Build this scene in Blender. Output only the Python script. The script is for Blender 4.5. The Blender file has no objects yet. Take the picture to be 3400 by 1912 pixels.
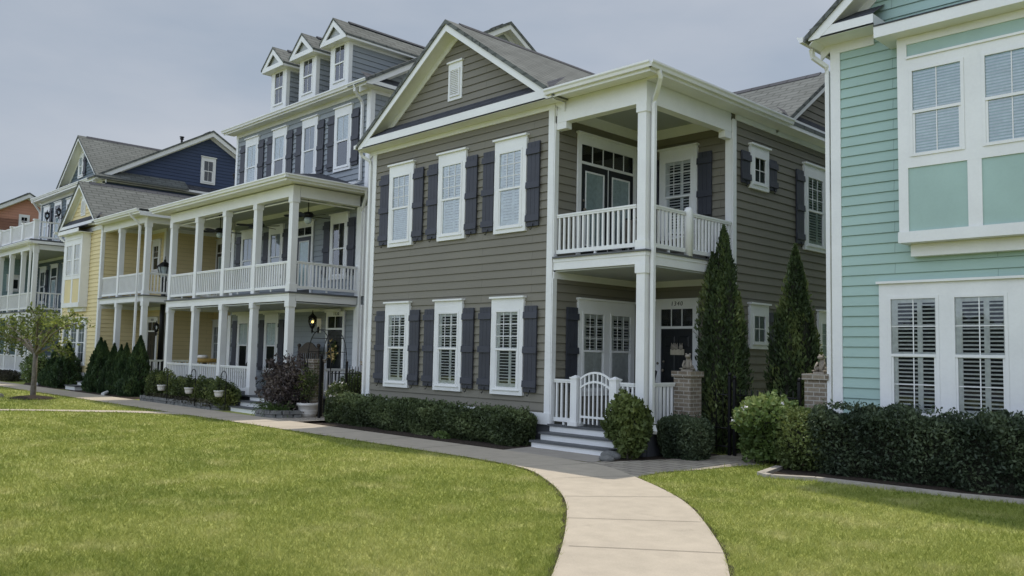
import bpy, math, random
import numpy as np
from mathutils import Vector, Matrix

random.seed(7)
RNG = np.random.default_rng(7)
SC = bpy.context.scene
COL = SC.collection
GZ = -0.06                      # ground level

# ------------------------------------------------------------------ camera
cd = bpy.data.cameras.new("camera")
cam = bpy.data.objects.new("camera", cd)
COL.objects.link(cam)
cd.sensor_width = 36.0
cd.lens = 36.0 * 2853.25 / 3400.0
cd.clip_end = 3000.0
_y, _p, _r = -0.7987015, 0.07672447, 0.02085444
_f = Vector((math.sin(_y) * math.cos(_p), math.cos(_y) * math.cos(_p), math.sin(_p)))
_rt = Vector((math.cos(_y), -math.sin(_y), 0))
_up = _rt.cross(_f)
_r2 = math.cos(_r) * _rt + math.sin(_r) * _up
_u2 = -math.sin(_r) * _rt + math.cos(_r) * _up
_m = Matrix((_r2, _u2, -_f)).transposed().to_4x4()
_m.translation = Vector((0, 0, 1.54))
cam.matrix_world = _m
SC.camera = cam

# ------------------------------------------------------------------ sky and sun
SUN_TO = Vector((-0.91, 2.01, 6.28)).normalized()
w = bpy.data.worlds.new("World")
SC.world = w
w.use_nodes = True
nt = w.node_tree
nt.nodes.clear()
no = nt.nodes.new("ShaderNodeOutputWorld")
bg = nt.nodes.new("ShaderNodeBackground")
bg.inputs["Strength"].default_value = 0.1
sky = nt.nodes.new("ShaderNodeTexSky")
sky.sky_type = 'NISHITA'
sky.sun_disc = False
sky.sun_elevation = math.asin(SUN_TO.z)
sky.sun_rotation = math.atan2(SUN_TO.x, SUN_TO.y)
tc = nt.nodes.new("ShaderNodeTexCoord")
mp = nt.nodes.new("ShaderNodeMapping")
mp.inputs["Scale"].default_value = (1.0, 1.0, 3.2)
n1 = nt.nodes.new("ShaderNodeTexNoise")
n1.inputs["Scale"].default_value = 2.0
n1.inputs["Detail"].default_value = 7.0
n1.inputs["Roughness"].default_value = 0.5
cr = nt.nodes.new("ShaderNodeValToRGB")
cr.color_ramp.elements[0].position = 0.36
cr.color_ramp.elements[0].color = (3.9, 4.5, 5.35, 1)
cr.color_ramp.elements[1].position = 0.64
cr.color_ramp.elements[1].color = (5.5, 5.8, 6.35, 1)
mx = nt.nodes.new("ShaderNodeMix")
mx.data_type = 'RGBA'
mx.inputs[0].default_value = 0.88
nt.links.new(tc.outputs["Generated"], mp.inputs["Vector"])
nt.links.new(mp.outputs[0], n1.inputs["Vector"])
nt.links.new(n1.outputs["Fac"], cr.inputs["Fac"])
nt.links.new(sky.outputs[0], mx.inputs[6])
nt.links.new(cr.outputs["Color"], mx.inputs[7])
# the sky opposite the sun (behind the viewer) is made brighter and bluer, to fill the shaded fronts
sp = nt.nodes.new("ShaderNodeSeparateXYZ")
nt.links.new(tc.outputs["Generated"], sp.inputs[0])


def maprange(src, a, b, c, d):
    n = nt.nodes.new("ShaderNodeMapRange")
    n.interpolation_type = 'SMOOTHSTEP'
    for i, v in enumerate((a, b, c, d)):
        n.inputs[i + 1].default_value = v
    nt.links.new(src, n.inputs[0])
    return n.outputs[0]


k2 = maprange(sp.outputs["Y"], 0.0, -0.75, 0.0, 1.5)
sv = nt.nodes.new("ShaderNodeVectorMath")
sv.operation = 'SCALE'
sv.inputs[0].default_value = (0.95, 1.0, 1.12)
nt.links.new(k2, sv.inputs["Scale"])
av = nt.nodes.new("ShaderNodeVectorMath")
av.operation = 'ADD'
av.inputs[1].default_value = (1.0, 1.0, 1.0)
nt.links.new(sv.outputs[0], av.inputs[0])
vm = nt.nodes.new("ShaderNodeVectorMath")
vm.operation = 'MULTIPLY'
nt.links.new(mx.outputs[2], vm.inputs[0])
nt.links.new(av.outputs[0], vm.inputs[1])
nt.links.new(vm.outputs[0], bg.inputs["Color"])
nt.links.new(bg.outputs[0], no.inputs["Surface"])

sl = bpy.data.lights.new("sun", 'SUN')
sl.energy = 3.0
sl.angle = math.radians(0.53)
sl.color = (1.0, 0.93, 0.82)
so = bpy.data.objects.new("sun", sl)
COL.objects.link(so)
so.location = (0, 0, 60)
so.rotation_euler = (-SUN_TO).to_track_quat('-Z', 'Y').to_euler()

SC.view_settings.view_transform = 'Standard'
SC.view_settings.look = 'None'
SC.view_settings.exposure = 0.0
SC.view_settings.gamma = 1.0

# ------------------------------------------------------------------ materials
MATS = {}


def nmat(name):
    m = bpy.data.materials.new(name)
    m.use_nodes = True
    t = m.node_tree
    return m, t, t.nodes["Principled BSDF"]


def mth(t, op, a, b=None):
    n = t.nodes.new("ShaderNodeMath")
    n.operation = op
    for i, v in enumerate((a, b)):
        if v is None:
            continue
        if isinstance(v, (int, float)):
            n.inputs[i].default_value = v
        else:
            t.links.new(v, n.inputs[i])
    return n.outputs[0]


def noise(t, scale, detail=4, vec=None, rough=0.55):
    n = t.nodes.new("ShaderNodeTexNoise")
    n.inputs["Scale"].default_value = scale
    n.inputs["Detail"].default_value = detail
    n.inputs["Roughness"].default_value = rough
    if vec is None:
        g = t.nodes.new("ShaderNodeNewGeometry")
        vec = g.outputs["Position"]
    t.links.new(vec, n.inputs["Vector"])
    return n.outputs["Fac"]


def ramp(t, fac, stops):
    r = t.nodes.new("ShaderNodeValToRGB")
    e = r.color_ramp.elements
    while len(e) < len(stops):
        e.new(0.5)
    for i, (p, c) in enumerate(stops):
        e[i].position = p
        e[i].color = (c[0], c[1], c[2], 1)
    t.links.new(fac, r.inputs["Fac"])
    return r.outputs["Color"]


def mixc(t, fac, a, b, mode='MIX'):
    n = t.nodes.new("ShaderNodeMix")
    n.data_type = 'RGBA'
    n.blend_type = mode
    for i, v in ((0, fac), (6, a), (7, b)):
        if isinstance(v, (int, float)):
            n.inputs[i].default_value = v
        elif isinstance(v, tuple):
            n.inputs[i].default_value = (v[0], v[1], v[2], 1)
        else:
            t.links.new(v, n.inputs[i])
    return n.outputs[2]


def bump(t, b, h, strength, dist):
    n = t.nodes.new("ShaderNodeBump")
    n.inputs["Strength"].default_value = strength
    n.inputs["Distance"].default_value = dist
    t.links.new(h, n.inputs["Height"])
    t.links.new(n.outputs[0], b.inputs["Normal"])


def sc(c, k):
    return tuple(min(1.0, v * k) for v in c)


def paint(name, c, rough=0.5, var=0.10, scale=1.6, spec=0.35):
    """painted board: slight weathering in broad patches and fine grain"""
    m, t, b = nmat(name)
    a = noise(t, scale, 5)
    f = noise(t, 28.0, 3)
    c1 = ramp(t, a, [(0.3, sc(c, 1 - var)), (0.7, sc(c, 1 + var * 0.5))])
    c2 = mixc(t, 0.06, c1, ramp(t, f, [(0.3, sc(c, 0.6)), (0.7, sc(c, 1.2))]))
    t.links.new(c2, b.inputs["Base Color"])
    b.inputs["Roughness"].default_value = rough
    b.inputs["Specular IOR Level"].default_value = spec
    bump(t, b, f, 0.12, 0.004)
    MATS[name] = m
    return m


def siding_mat(name, c, off=0.08, rough=0.6):
    """lap siding boards: per-board tone changes, vertical butt joints, lap shadow lines painted in"""
    m, t, b = nmat(name)
    uv = t.nodes.new("ShaderNodeUVMap")
    br = t.nodes.new("ShaderNodeTexBrick")
    br.inputs["Scale"].default_value = 1.0
    br.inputs["Brick Width"].default_value = 3.66
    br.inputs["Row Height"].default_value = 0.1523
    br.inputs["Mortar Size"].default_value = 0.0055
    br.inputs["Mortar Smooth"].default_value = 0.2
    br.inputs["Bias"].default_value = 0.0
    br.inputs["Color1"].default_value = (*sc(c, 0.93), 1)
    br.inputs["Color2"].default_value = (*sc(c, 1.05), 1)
    br.inputs["Mortar"].default_value = (*sc(c, 0.30), 1)  # butt joints; along the laps this is shadow put into the colour
    br.offset = 0.37
    ofs = t.nodes.new("ShaderNodeMapping")
    ofs.inputs["Location"].default_value = (0, -off, 0)
    t.links.new(uv.outputs[0], ofs.inputs["Vector"])
    t.links.new(ofs.outputs[0], br.inputs["Vector"])
    a = noise(t, 0.9, 6)
    grain = t.nodes.new("ShaderNodeMapping")
    grain.inputs["Scale"].default_value = (2.0, 60.0, 1.0)
    t.links.new(uv.outputs[0], grain.inputs["Vector"])
    g = noise(t, 2.0, 4, grain.outputs[0])
    c1 = mixc(t, 0.5, br.outputs["Color"], ramp(t, a, [(0.3, sc(c, 0.90)), (0.7, sc(c, 1.06))]))
    c2 = mixc(t, 0.10, c1, ramp(t, g, [(0.35, sc(c, 0.7)), (0.65, sc(c, 1.2))]))
    t.links.new(c2, b.inputs["Base Color"])
    b.inputs["Roughness"].default_value = rough
    b.inputs["Specular IOR Level"].default_value = 0.3
    bump(t, b, g, 0.15, 0.004)
    MATS[name] = m
    return m


def shingle_mat(name, c1, c2):
    m, t, b = nmat(name)
    uv = t.nodes.new("ShaderNodeUVMap")
    br = t.nodes.new("ShaderNodeTexBrick")
    br.inputs["Scale"].default_value = 1.0
    br.inputs["Brick Width"].default_value = 0.45
    br.inputs["Row Height"].default_value = 0.19
    br.inputs["Mortar Size"].default_value = 0.024
    br.inputs["Mortar Smooth"].default_value = 0.25
    br.inputs["Color1"].default_value = (*c1, 1)
    br.inputs["Color2"].default_value = (*c2, 1)
    br.inputs["Mortar"].default_value = (*sc(c1, 0.14), 1)
    t.links.new(uv.outputs[0], br.inputs["Vector"])
    f = noise(t, 45.0, 3)
    a = noise(t, 1.1, 5)
    k = mixc(t, 0.35, br.outputs["Color"], ramp(t, f, [(0.3, sc(c1, 0.6)), (0.7, sc(c2, 1.35))]))
    k = mixc(t, 0.3, k, ramp(t, a, [(0.3, sc(c1, 0.8)), (0.7, sc(c2, 1.1))]))
    t.links.new(k, b.inputs["Base Color"])
    b.inputs["Roughness"].default_value = 0.9
    b.inputs["Specular IOR Level"].default_value = 0.2
    bump(t, b, br.outputs["Fac"], -0.6, 0.012)
    MATS[name] = m
    return m


def brick_mat(name):
    m, t, b = nmat(name)
    uv = t.nodes.new("ShaderNodeUVMap")
    br = t.nodes.new("ShaderNodeTexBrick")
    br.inputs["Scale"].default_value = 1.0
    br.inputs["Brick Width"].default_value = 0.19
    br.inputs["Row Height"].default_value = 0.066
    br.inputs["Mortar Size"].default_value = 0.0085
    br.inputs["Mortar Smooth"].default_value = 0.15
    br.inputs["Color1"].default_value = (0.14, 0.105, 0.075, 1)
    br.inputs["Color2"].default_value = (0.27, 0.22, 0.16, 1)
    br.inputs["Mortar"].default_value = (0.42, 0.40, 0.36, 1)
    t.links.new(uv.outputs[0], br.inputs["Vector"])
    f = noise(t, 30.0, 4)
    k = mixc(t, 0.3, br.outputs["Color"], ramp(t, f, [(0.3, (0.10, 0.08, 0.06)), (0.7, (0.40, 0.34, 0.26))]))
    t.links.new(k, b.inputs["Base Color"])
    b.inputs["Roughness"].default_value = 0.9
    bump(t, b, br.outputs["Fac"], -0.7, 0.01)
    MATS[name] = m
    return m


def rough_mat(name, stops, scale=8.0, rough=0.9, bstr=0.4, bd=0.02, detail=6):
    m, t, b = nmat(name)
    f = noise(t, scale, detail)
    f2 = noise(t, scale * 7, 3)
    c = ramp(t, f, stops)
    c = mixc(t, 0.35, c, ramp(t, f2, stops))
    t.links.new(c, b.inputs["Base Color"])
    b.inputs["Roughness"].default_value = rough
    b.inputs["Specular IOR Level"].default_value = 0.2
    bump(t, b, f2, bstr, bd)
    MATS[name] = m
    return m


def plain(name, c, rough=0.5, metal=0.0, spec=0.4):
    m, t, b = nmat(name)
    f = noise(t, 14.0, 4)
    t.links.new(ramp(t, f, [(0.3, sc(c, 0.85)), (0.7, sc(c, 1.12))]), b.inputs["Base Color"])
    b.inputs["Roughness"].default_value = rough
    b.inputs["Metallic"].default_value = metal
    b.inputs["Specular IOR Level"].default_value = spec
    MATS[name] = m
    return m


def glass_mat(name, tint, base=0.06):
    """window pane: clear with a mirror film that strengthens at grazing angles"""
    m, t, b = nmat(name)
    t.nodes.remove(b)
    out = t.nodes["Material Output"]
    tr = t.nodes.new("ShaderNodeBsdfTransparent")
    tr.inputs[0].default_value = (*tint, 1)
    gl = t.nodes.new("ShaderNodeBsdfGlossy")
    gl.inputs["Color"].default_value = (0.95, 0.97, 1.0, 1)
    gl.inputs["Roughness"].default_value = 0.015
    fr = t.nodes.new("ShaderNodeFresnel")
    fr.inputs[0].default_value = 1.5
    n = noise(t, 1.3, 2)
    bp = t.nodes.new("ShaderNodeBump")
    bp.inputs["Strength"].default_value = 0.05
    bp.inputs["Distance"].default_value = 0.05
    t.links.new(n, bp.inputs["Height"])
    t.links.new(bp.outputs[0], gl.inputs["Normal"])
    k = mth(t, 'MULTIPLY_ADD', fr.outputs[0], 1.0)
    k.node.inputs[2].default_value = base
    mxs = t.nodes.new("ShaderNodeMixShader")
    t.links.new(k, mxs.inputs[0])
    t.links.new(tr.outputs[0], mxs.inputs[1])
    t.links.new(gl.outputs[0], mxs.inputs[2])
    t.links.new(mxs.outputs[0], out.inputs["Surface"])
    MATS[name] = m
    return m


def leaf_mat(name, dark, mid, light, trans=0.25, rough=0.5):
    m, t, b = nmat(name)
    at = t.nodes.new("ShaderNodeAttribute")
    at.attribute_name = "tint"
    c = ramp(t, at.outputs["Fac"], [(0.0, dark), (0.55, mid), (1.0, light)])
    t.links.new(c, b.inputs["Base Color"])
    b.inputs["Roughness"].default_value = rough
    b.inputs["Specular IOR Level"].default_value = 0.3
    tl = t.nodes.new("ShaderNodeBsdfTranslucent")
    t.links.new(c, tl.inputs["Color"])
    ms = t.nodes.new("ShaderNodeMixShader")
    ms.inputs[0].default_value = trans
    t.links.new(b.outputs[0], ms.inputs[1])
    t.links.new(tl.outputs[0], ms.inputs[2])
    t.links.new(ms.outputs[0], t.nodes["Material Output"].inputs["Surface"])
    MATS[name] = m
    return m


def lawn_mat(name, blades):
    """turf: greens that drift between fresh, dull and dry patches over the lawn"""
    m, t, b = nmat(name)
    g = t.nodes.new("ShaderNodeNewGeometry")
    sx = t.nodes.new("ShaderNodeVectorMath")
    sx.operation = 'MULTIPLY'
    sx.inputs[1].default_value = (1, 1, 0)
    t.links.new(g.outputs["Position"], sx.inputs[0])
    v = sx.outputs[0]
    a = noise(t, 0.42, 6, v, 0.6)
    d = noise(t, 1.7, 5, v, 0.62)
    f = noise(t, 9.0, 4, v, 0.6)
    c = ramp(t, a, [(0.36, (0.17, 0.23, 0.038)), (0.5, (0.30, 0.345, 0.075)), (0.64, (0.45, 0.465, 0.15))])
    c = mixc(t, ramp(t, d, [(0.52, (0, 0, 0)), (0.74, (0.8, 0.8, 0.8))]), c, (0.62, 0.57, 0.29))
    c = mixc(t, 0.4, c, ramp(t, f, [(0.32, (0.165, 0.215, 0.035)), (0.68, (0.48, 0.48, 0.15))]))
    if blades:
        at = t.nodes.new("ShaderNodeAttribute")
        at.attribute_name = "tint"
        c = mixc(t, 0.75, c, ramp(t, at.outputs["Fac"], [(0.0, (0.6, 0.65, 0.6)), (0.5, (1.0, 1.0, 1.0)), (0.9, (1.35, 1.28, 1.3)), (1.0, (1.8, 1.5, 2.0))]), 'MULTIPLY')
        tl = t.nodes.new("ShaderNodeBsdfTranslucent")
        t.links.new(c, tl.inputs["Color"])
        ms = t.nodes.new("ShaderNodeMixShader")
        ms.inputs[0].default_value = 0.35
        t.links.new(b.outputs[0], ms.inputs[1])
        t.links.new(tl.outputs[0], ms.inputs[2])
        t.links.new(ms.outputs[0], t.nodes["Material Output"].inputs["Surface"])
    else:
        f2 = noise(t, 60.0, 3, v, 0.7)
        f3 = noise(t, 22.0, 4, v, 0.7)
        c = mixc(t, 0.7, c, ramp(t, f2, [(0.30, (0.45, 0.5, 0.4)), (0.66, (1.3, 1.25, 1.25))]), 'MULTIPLY')
        c = mixc(t, 0.5, c, ramp(t, f3, [(0.36, (0.55, 0.62, 0.5)), (0.62, (1.25, 1.2, 1.2))]), 'MULTIPLY')
        bump(t, b, f2, 0.6, 0.03)
    t.links.new(c, b.inputs["Base Color"])
    b.inputs["Roughness"].default_value = 0.65
    b.inputs["Specular IOR Level"].default_value = 0.2
    MATS[name] = m
    return m


def concrete_mat(name, c, stain=0.16):
    m, t, b = nmat(name)
    a = noise(t, 0.8, 6)
    d = noise(t, 5.0, 6)
    f = noise(t, 90.0, 3)
    st = noise(t, 2.3, 8, None, 0.7)
    k = ramp(t, a, [(0.3, sc(c, 1 - stain)), (0.7, sc(c, 1.08))])
    k = mixc(t, 0.5, k, ramp(t, d, [(0.3, sc(c, 0.76)), (0.7, sc(c, 1.1))]))
    k = mixc(t, 0.2, k, ramp(t, f, [(0.3, sc(c, 0.6)), (0.7, sc(c, 1.3))]))
    k = mixc(t, ramp(t, st, [(0.60, (0, 0, 0)), (0.74, (0.5, 0.5, 0.5))]), k, sc(c, 0.55))
    t.links.new(k, b.inputs["Base Color"])
    b.inputs["Roughness"].default_value = 0.85
    b.inputs["Specular IOR Level"].default_value = 0.25
    bump(t, b, f, 0.25, 0.004)
    MATS[name] = m
    return m


def paver_mat(name):
    m, t, b = nmat(name)
    uv = t.nodes.new("ShaderNodeUVMap")
    br = t.nodes.new("ShaderNodeTexBrick")
    br.inputs["Scale"].default_value = 1.0
    br.inputs["Brick Width"].default_value = 0.34
    br.inputs["Row Height"].default_value = 0.22
    br.inputs["Mortar Size"].default_value = 0.018
    br.inputs["Mortar Smooth"].default_value = 0.4
    br.inputs["Color1"].default_value = (0.42, 0.37, 0.29, 1)
    br.inputs["Color2"].default_value = (0.29, 0.255, 0.21, 1)
    br.inputs["Mortar"].default_value = (0.06, 0.05, 0.04, 1)
    t.links.new(uv.outputs[0], br.inputs["Vector"])
    f = noise(t, 22.0, 5)
    k = mixc(t, 0.35, br.outputs["Color"], ramp(t, f, [(0.3, (0.25, 0.21, 0.17)), (0.7, (0.5, 0.45, 0.37))]))
    t.links.new(k, b.inputs["Base Color"])
    b.inputs["Roughness"].default_value = 0.9
    bump(t, b, br.outputs["Fac"], -0.8, 0.012)
    MATS[name] = m
    return m


def bark_mat(name, c1, c2):
    return rough_mat(name, [(0.3, c1), (0.7, c2)], 14.0, 0.95, 0.6, 0.02)


WHITE = paint("white paint", (0.79, 0.79, 0.775), 0.42, 0.07)
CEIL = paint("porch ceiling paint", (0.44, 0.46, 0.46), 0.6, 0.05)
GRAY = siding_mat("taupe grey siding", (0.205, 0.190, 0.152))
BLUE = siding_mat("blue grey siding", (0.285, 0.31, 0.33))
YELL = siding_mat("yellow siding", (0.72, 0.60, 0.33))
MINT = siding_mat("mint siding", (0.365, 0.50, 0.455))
MINTP = paint("mint panel paint", (0.365, 0.50, 0.455), 0.55, 0.10)
YELLP = paint("yellow panel paint", (0.72, 0.60, 0.33), 0.55, 0.08)
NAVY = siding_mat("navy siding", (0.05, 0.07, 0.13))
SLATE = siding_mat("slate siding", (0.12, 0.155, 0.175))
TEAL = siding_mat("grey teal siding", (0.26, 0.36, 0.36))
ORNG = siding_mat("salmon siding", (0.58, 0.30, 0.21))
SHUT = paint("charcoal shutter paint", (0.046, 0.049, 0.063), 0.5, 0.18)
SHNG = shingle_mat("grey shingle", (0.105, 0.113, 0.106), (0.172, 0.182, 0.172))
SHND = shingle_mat("dark shingle", (0.055, 0.058, 0.068), (0.085, 0.088, 0.10))
DECK = paint("grey deck paint", (0.11, 0.115, 0.12), 0.55, 0.2)
FOUND = paint("dark foundation", (0.085, 0.088, 0.095), 0.8, 0.2)
BLACK = plain("black door paint", (0.012, 0.014, 0.016), 0.3)
IRON = plain("black iron", (0.012, 0.012, 0.013), 0.45, 0.3)
VENT = plain("black pipe", (0.02, 0.02, 0.022), 0.6)
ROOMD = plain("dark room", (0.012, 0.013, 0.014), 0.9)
BLIND = plain("white blind slats", (0.66, 0.70, 0.70), 0.5)
SHUTR = plain("plantation shutter paint", (0.62, 0.62, 0.60), 0.5)
CURT = plain("grey curtain", (0.30, 0.32, 0.34), 0.9)
FROST = plain("frosted blind", (0.48, 0.55, 0.55), 0.4)
PANE = glass_mat("window glass", (0.93, 0.96, 0.96), 0.0)
PANEB = glass_mat("upper window glass", (0.93, 0.96, 0.97), 0.07)
BRICK = brick_mat("tan brick")
LAWN = lawn_mat("turf", False)
BLADE = lawn_mat("grass blades", True)
CONC = concrete_mat("sidewalk concrete", (0.48, 0.42, 0.335))
CONC2 = concrete_mat("old concrete", (0.40, 0.36, 0.31), 0.3)
PAVER = paver_mat("tan pavers")
MULCH = rough_mat("dark mulch", [(0.3, (0.028, 0.022, 0.018)), (0.5, (0.075, 0.058, 0.045)), (0.72, (0.17, 0.13, 0.10))], 26.0, 0.95, 1.0, 0.04)
GRAVEL = rough_mat("pale gravel", [(0.3, (0.30, 0.26, 0.21)), (0.7, (0.58, 0.52, 0.44))], 22.0, 0.95, 0.9, 0.03)
STONE = rough_mat("grey garden stone", [(0.3, (0.10, 0.105, 0.10)), (0.7, (0.24, 0.235, 0.22))], 6.0, 0.95, 0.5, 0.02)
CURB = rough_mat("pale curb", [(0.3, (0.30, 0.27, 0.23)), (0.7, (0.48, 0.44, 0.38))], 9.0, 0.9, 0.4, 0.01)
STATUE = rough_mat("weathered statue stone", [(0.3, (0.17, 0.145, 0.115)), (0.7, (0.40, 0.36, 0.30))], 14.0, 0.95, 0.5, 0.01)
POT = paint("white glazed pot", (0.72, 0.69, 0.64), 0.35, 0.12, 5.0)
WOOD = rough_mat("brown bench wood", [(0.3, (0.06, 0.05, 0.042)), (0.7, (0.14, 0.115, 0.092))], 10.0, 0.7, 0.3, 0.01)
OCHRE = plain("ochre table edge", (0.42, 0.27, 0.07), 0.6)
CREAM = plain("cream sign board", (0.50, 0.45, 0.34), 0.7)
CUSH = rough_mat("patterned cushion", [(0.44, (0.02, 0.02, 0.02)), (0.5, (0.42, 0.40, 0.34))], 9.0, 0.9, 0.1, 0.01, 2)
FLOWW = plain("white petals", (0.75, 0.70, 0.68), 0.6)
FLOWY = plain("yellow petals", (0.65, 0.48, 0.20), 0.6)
BRASS = plain("antique metal", (0.25, 0.22, 0.17), 0.35, 0.8)
BARK = bark_mat("grey bark", (0.10, 0.085, 0.07), (0.26, 0.23, 0.19))
TWIG = bark_mat("dark twigs", (0.018, 0.022, 0.014), (0.045, 0.045, 0.03))
LHEDGE = leaf_mat("hedge leaf", (0.05, 0.07, 0.03), (0.10, 0.135, 0.055), (0.19, 0.235, 0.10), 0.25)
LDARK = leaf_mat("dark hedge leaf", (0.035, 0.052, 0.03), (0.068, 0.095, 0.05), (0.13, 0.165, 0.085), 0.2)
LCYP = leaf_mat("cypress spray", (0.035, 0.055, 0.022), (0.075, 0.11, 0.04), (0.18, 0.215, 0.075), 0.22)
LARB = leaf_mat("arborvitae spray", (0.025, 0.05, 0.02), (0.05, 0.09, 0.034), (0.095, 0.145, 0.05), 0.18)
LBRIGHT = leaf_mat("bright shrub leaf", (0.07, 0.11, 0.03), (0.15, 0.22, 0.065), (0.32, 0.38, 0.14), 0.3)
LROUND = leaf_mat("round shrub leaf", (0.065, 0.09, 0.028), (0.125, 0.165, 0.05), (0.21, 0.25, 0.08), 0.28)
LPURP = leaf_mat("purple shrub leaf", (0.045, 0.034, 0.034), (0.10, 0.078, 0.07), (0.19, 0.155, 0.13), 0.2)
LTREE = leaf_mat("young tree leaf", (0.06, 0.075, 0.025), (0.14, 0.18, 0.045), (0.30, 0.33, 0.08), 0.35)
LGRASS = leaf_mat("strap leaf", (0.045, 0.075, 0.02), (0.09, 0.14, 0.04), (0.17, 0.23, 0.07), 0.3)
LFAR = leaf_mat("far tree leaf", (0.07, 0.07, 0.02), (0.14, 0.13, 0.04), (0.24, 0.22, 0.08), 0.3)
LBED = leaf_mat("bed shrub leaf", (0.05, 0.07, 0.025), (0.11, 0.145, 0.045), (0.26, 0.29, 0.09), 0.25)
LCOVER = leaf_mat("ground cover leaf", (0.035, 0.03, 0.02), (0.08, 0.075, 0.045), (0.15, 0.15, 0.07), 0.2)


def lit_mat():
    m, t, b = nmat("lamp bulb glow")
    b.inputs["Base Color"].default_value = (0.9, 0.7, 0.3, 1)
    b.inputs["Emission Color"].default_value = (1.0, 0.74, 0.22, 1)
    b.inputs["Emission Strength"].default_value = 3.0
    return m


BULB = lit_mat()


# ------------------------------------------------------------------ mesh helpers
class F:
    """a facade plane: u runs to the right along the wall, d outward, z up"""
    def __init__(s, side, k):
        s.side, s.k = side, k

    def p(s, u, d, z):
        return (u, s.k - d, z) if s.side == 'front' else (s.k + d, u, z)


SPLIT = {'porch_beam', 'porch_ceiling', 'porch_deck', 'gutter', 'corner_trim', 'porch_trim', 'fascia', 'curtain_rod', 'porch_wall', 'foundation', 'pent_roof', 'roof', 'tread', 'dormer_fascia', 'handle', 'rung'}


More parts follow.
